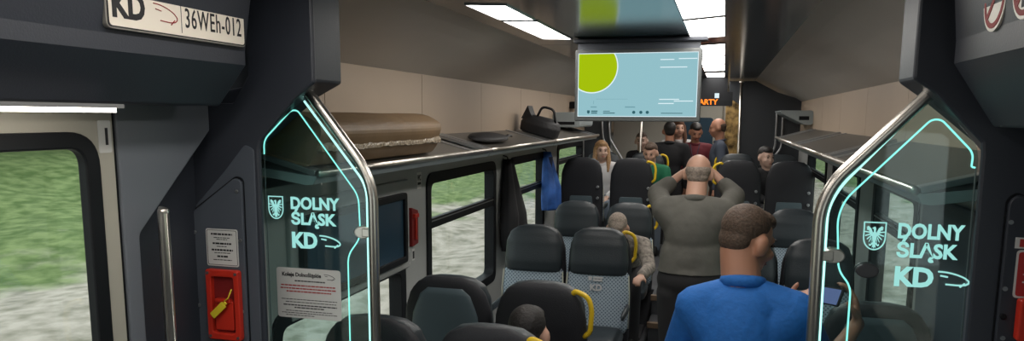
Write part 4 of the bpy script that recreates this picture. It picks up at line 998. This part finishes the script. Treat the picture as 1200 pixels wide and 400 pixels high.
# far vestibule glass door, amber reflection painted into its colour, and end door
b = NB(); box(b, .02, .60, 11.6, 11.62, .17, 2.3); f = struct('door_2', b, 'goldrefl')
b = NB(); box(b, -.80, -.02, 12.52, 12.6, .17, 2.15); d3 = struct('door_3', b, 'door', bevel=.01)
b = NB(); prism(b, rrect(-.66, -.16, 1.1, 1.95, .06), 'y', 12.505, 12.52); obj('pane', b, 'poster', d3)
for x, y, z in ((-.575, 6.75, .31), (-.585, 6.45, .13)):
    pass
t = thing('step_light', 'small white step light beside the legs of the man in the jacket, upper one', 'light', (-.06, 6.74, .29), 0, 'step lights')
b = NB(); box(b, -.045, .045, -.008, 0, -.015, .015); obj('lens', b, 'stepled', t)
b = NB(); box(b, -.05, .05, -.004, .004, -.02, .02); obj('housing', b, 'alu', t)
dup(t, (-.07, 6.44, .12), 0, 'small white step light beside the legs of the man in the jacket, lower one')

# ================================================================ LIGHTS (real lamps of the place)
for side, x, zz, rz in (('left', XL+.10, 2.19, 0), ('right', XR-.10, 2.14, 0)):
    pass

# ================================================================ OUTSIDE
def terrain(side):
    sg = -1 if side == 'left' else 1
    m = bpy.data.materials.new('trackside_ground_'+side); m.use_nodes = True; nt = m.node_tree; bs = nt.nodes['Principled BSDF']
    L = nt.links.new
    tc = nt.nodes.new('ShaderNodeNewGeometry'); sep = nt.nodes.new('ShaderNodeSeparateXYZ'); L(tc.outputs['Position'], sep.inputs[0])
    n1 = nt.nodes.new('ShaderNodeTexNoise'); n1.inputs['Scale'].default_value = .55; n1.inputs['Detail'].default_value = 4
    mpn = nt.nodes.new('ShaderNodeMapping'); mpn.inputs['Scale'].default_value = (1, .75, 1); L(tc.outputs['Position'], mpn.inputs[0]); L(mpn.outputs[0], n1.inputs['Vector'])
    ab = nt.nodes.new('ShaderNodeMath'); ab.operation = 'MULTIPLY'; ab.inputs[1].default_value = sg; L(sep.outputs['X'], ab.inputs[0])
    ad = nt.nodes.new('ShaderNodeMath'); ad.operation = 'MULTIPLY_ADD'; ad.inputs[1].default_value = 9.0; L(n1.outputs['Fac'], ad.inputs[0])
    ay = nt.nodes.new('ShaderNodeMath'); ay.operation = 'MULTIPLY_ADD'; ay.inputs[1].default_value = .22; L(sep.outputs['Y'], ay.inputs[0]); L(ab.outputs[0], ay.inputs[2]); L(ay.outputs[0], ad.inputs[2])
    rp = nt.nodes.new('ShaderNodeMapRange'); rp.inputs['From Min'].default_value = 17.4; rp.inputs['From Max'].default_value = 19.0; L(ad.outputs[0], rp.inputs['Value'])
    n2 = nt.nodes.new('ShaderNodeTexNoise'); n2.inputs['Scale'].default_value = 3.2; n2.inputs['Detail'].default_value = 8; L(mpn.outputs[0], n2.inputs['Vector'])
    c1 = nt.nodes.new('ShaderNodeValToRGB'); c1.color_ramp.elements[0].position = .30; c1.color_ramp.elements[1].position = .62
    c1.color_ramp.elements[0].color = (.24, .22, .16, 1); c1.color_ramp.elements[1].color = (.56, .49, .42, 1)
    c2 = nt.nodes.new('ShaderNodeValToRGB'); c2.color_ramp.elements[0].position = .36; c2.color_ramp.elements[1].position = .64
    c2.color_ramp.elements[0].color = (.09, .15, .035, 1); c2.color_ramp.elements[1].color = (.23, .30, .11, 1)
    L(n2.outputs['Fac'], c1.inputs[0]); L(n2.outputs['Fac'], c2.inputs[0])
    mx = nt.nodes.new('ShaderNodeMix'); mx.data_type = 'RGBA'; L(rp.outputs[0], mx.inputs['Factor']); L(c1.outputs[0], mx.inputs['A']); L(c2.outputs[0], mx.inputs['B'])
    L(mx.outputs['Result'], bs.inputs['Base Color']); bs.inputs['Roughness'].default_value = .95
    bp = nt.nodes.new('ShaderNodeBump'); bp.inputs['Strength'].default_value = .4; bp.inputs['Distance'].default_value = .12; L(n2.outputs['Fac'], bp.inputs['Height']); L(bp.outputs[0], bs.inputs['Normal'])
    b = NB(); nx, ny = 60, 110; rnd = random.Random(3)
    import mathutils
    V = []
    for i in range(nx+1):
        d = 2.2+(i/nx)**1.6*44; row = []
        for j in range(ny+1):
            y = -12+j/ny*85
            h = -1.05+.25*mathutils.noise.noise((d*.4, y*.25, 1))+max(0, d-8)*.07+max(0, d-16)*.17
            row.append(b.verts.new((sg*d, y, h)))
        V.append(row)
    for i in range(nx):
        for j in range(ny): b.faces.new((V[i][j], V[i+1][j], V[i+1][j+1], V[i][j+1]))
    return struct('ground_'+side, b, m, smooth=True)
terrain('left'); terrain('right')
# bushes on the left bank: leaf clusters nobody could count
def bushes(name, label, spots, seed):
    rnd = random.Random(seed); b = NB()
    for x, y, z, r in spots:
        for k in range(int(900*r)):
            u = rnd.uniform(0, 2*PI); v = math.acos(rnd.uniform(-.2, 1)); q = r*rnd.uniform(.78, 1.03)
            p = Vector((x+q*math.sin(v)*math.cos(u), y+q*1.2*math.sin(v)*math.sin(u), z+q*.9*math.cos(v)))
            s = rnd.uniform(.10, .2); a = Vector((rnd.gauss(0, 1), rnd.gauss(0, 1), rnd.gauss(0, 1))).normalized(); c = a.orthogonal().normalized(); d = a.cross(c)
            vs = [b.verts.new(p+c*s), b.verts.new(p+d*s*.5), b.verts.new(p-c*s), b.verts.new(p-d*s*.5)]; b.faces.new(vs)
    me = bpy.data.meshes.new(name); b.to_mesh(me); b.free(); me.materials.append(mat('bush_leaves', (.07, .14, .035), .7, noise=.6, nscale=.8))
    o = bpy.data.objects.new(name, me); C.objects.link(o); o['kind'] = 'stuff'; o['label'] = label; o['category'] = 'bushes'
    return o
rnd = random.Random(11)
bushes('bushes', 'green bushes on the bank outside the left windows', [(-22-rnd.uniform(0, 5), 6+i*2.2, .9+rnd.uniform(0, 1.4), rnd.uniform(1.8, 3.0)) for i in range(13)], 2)
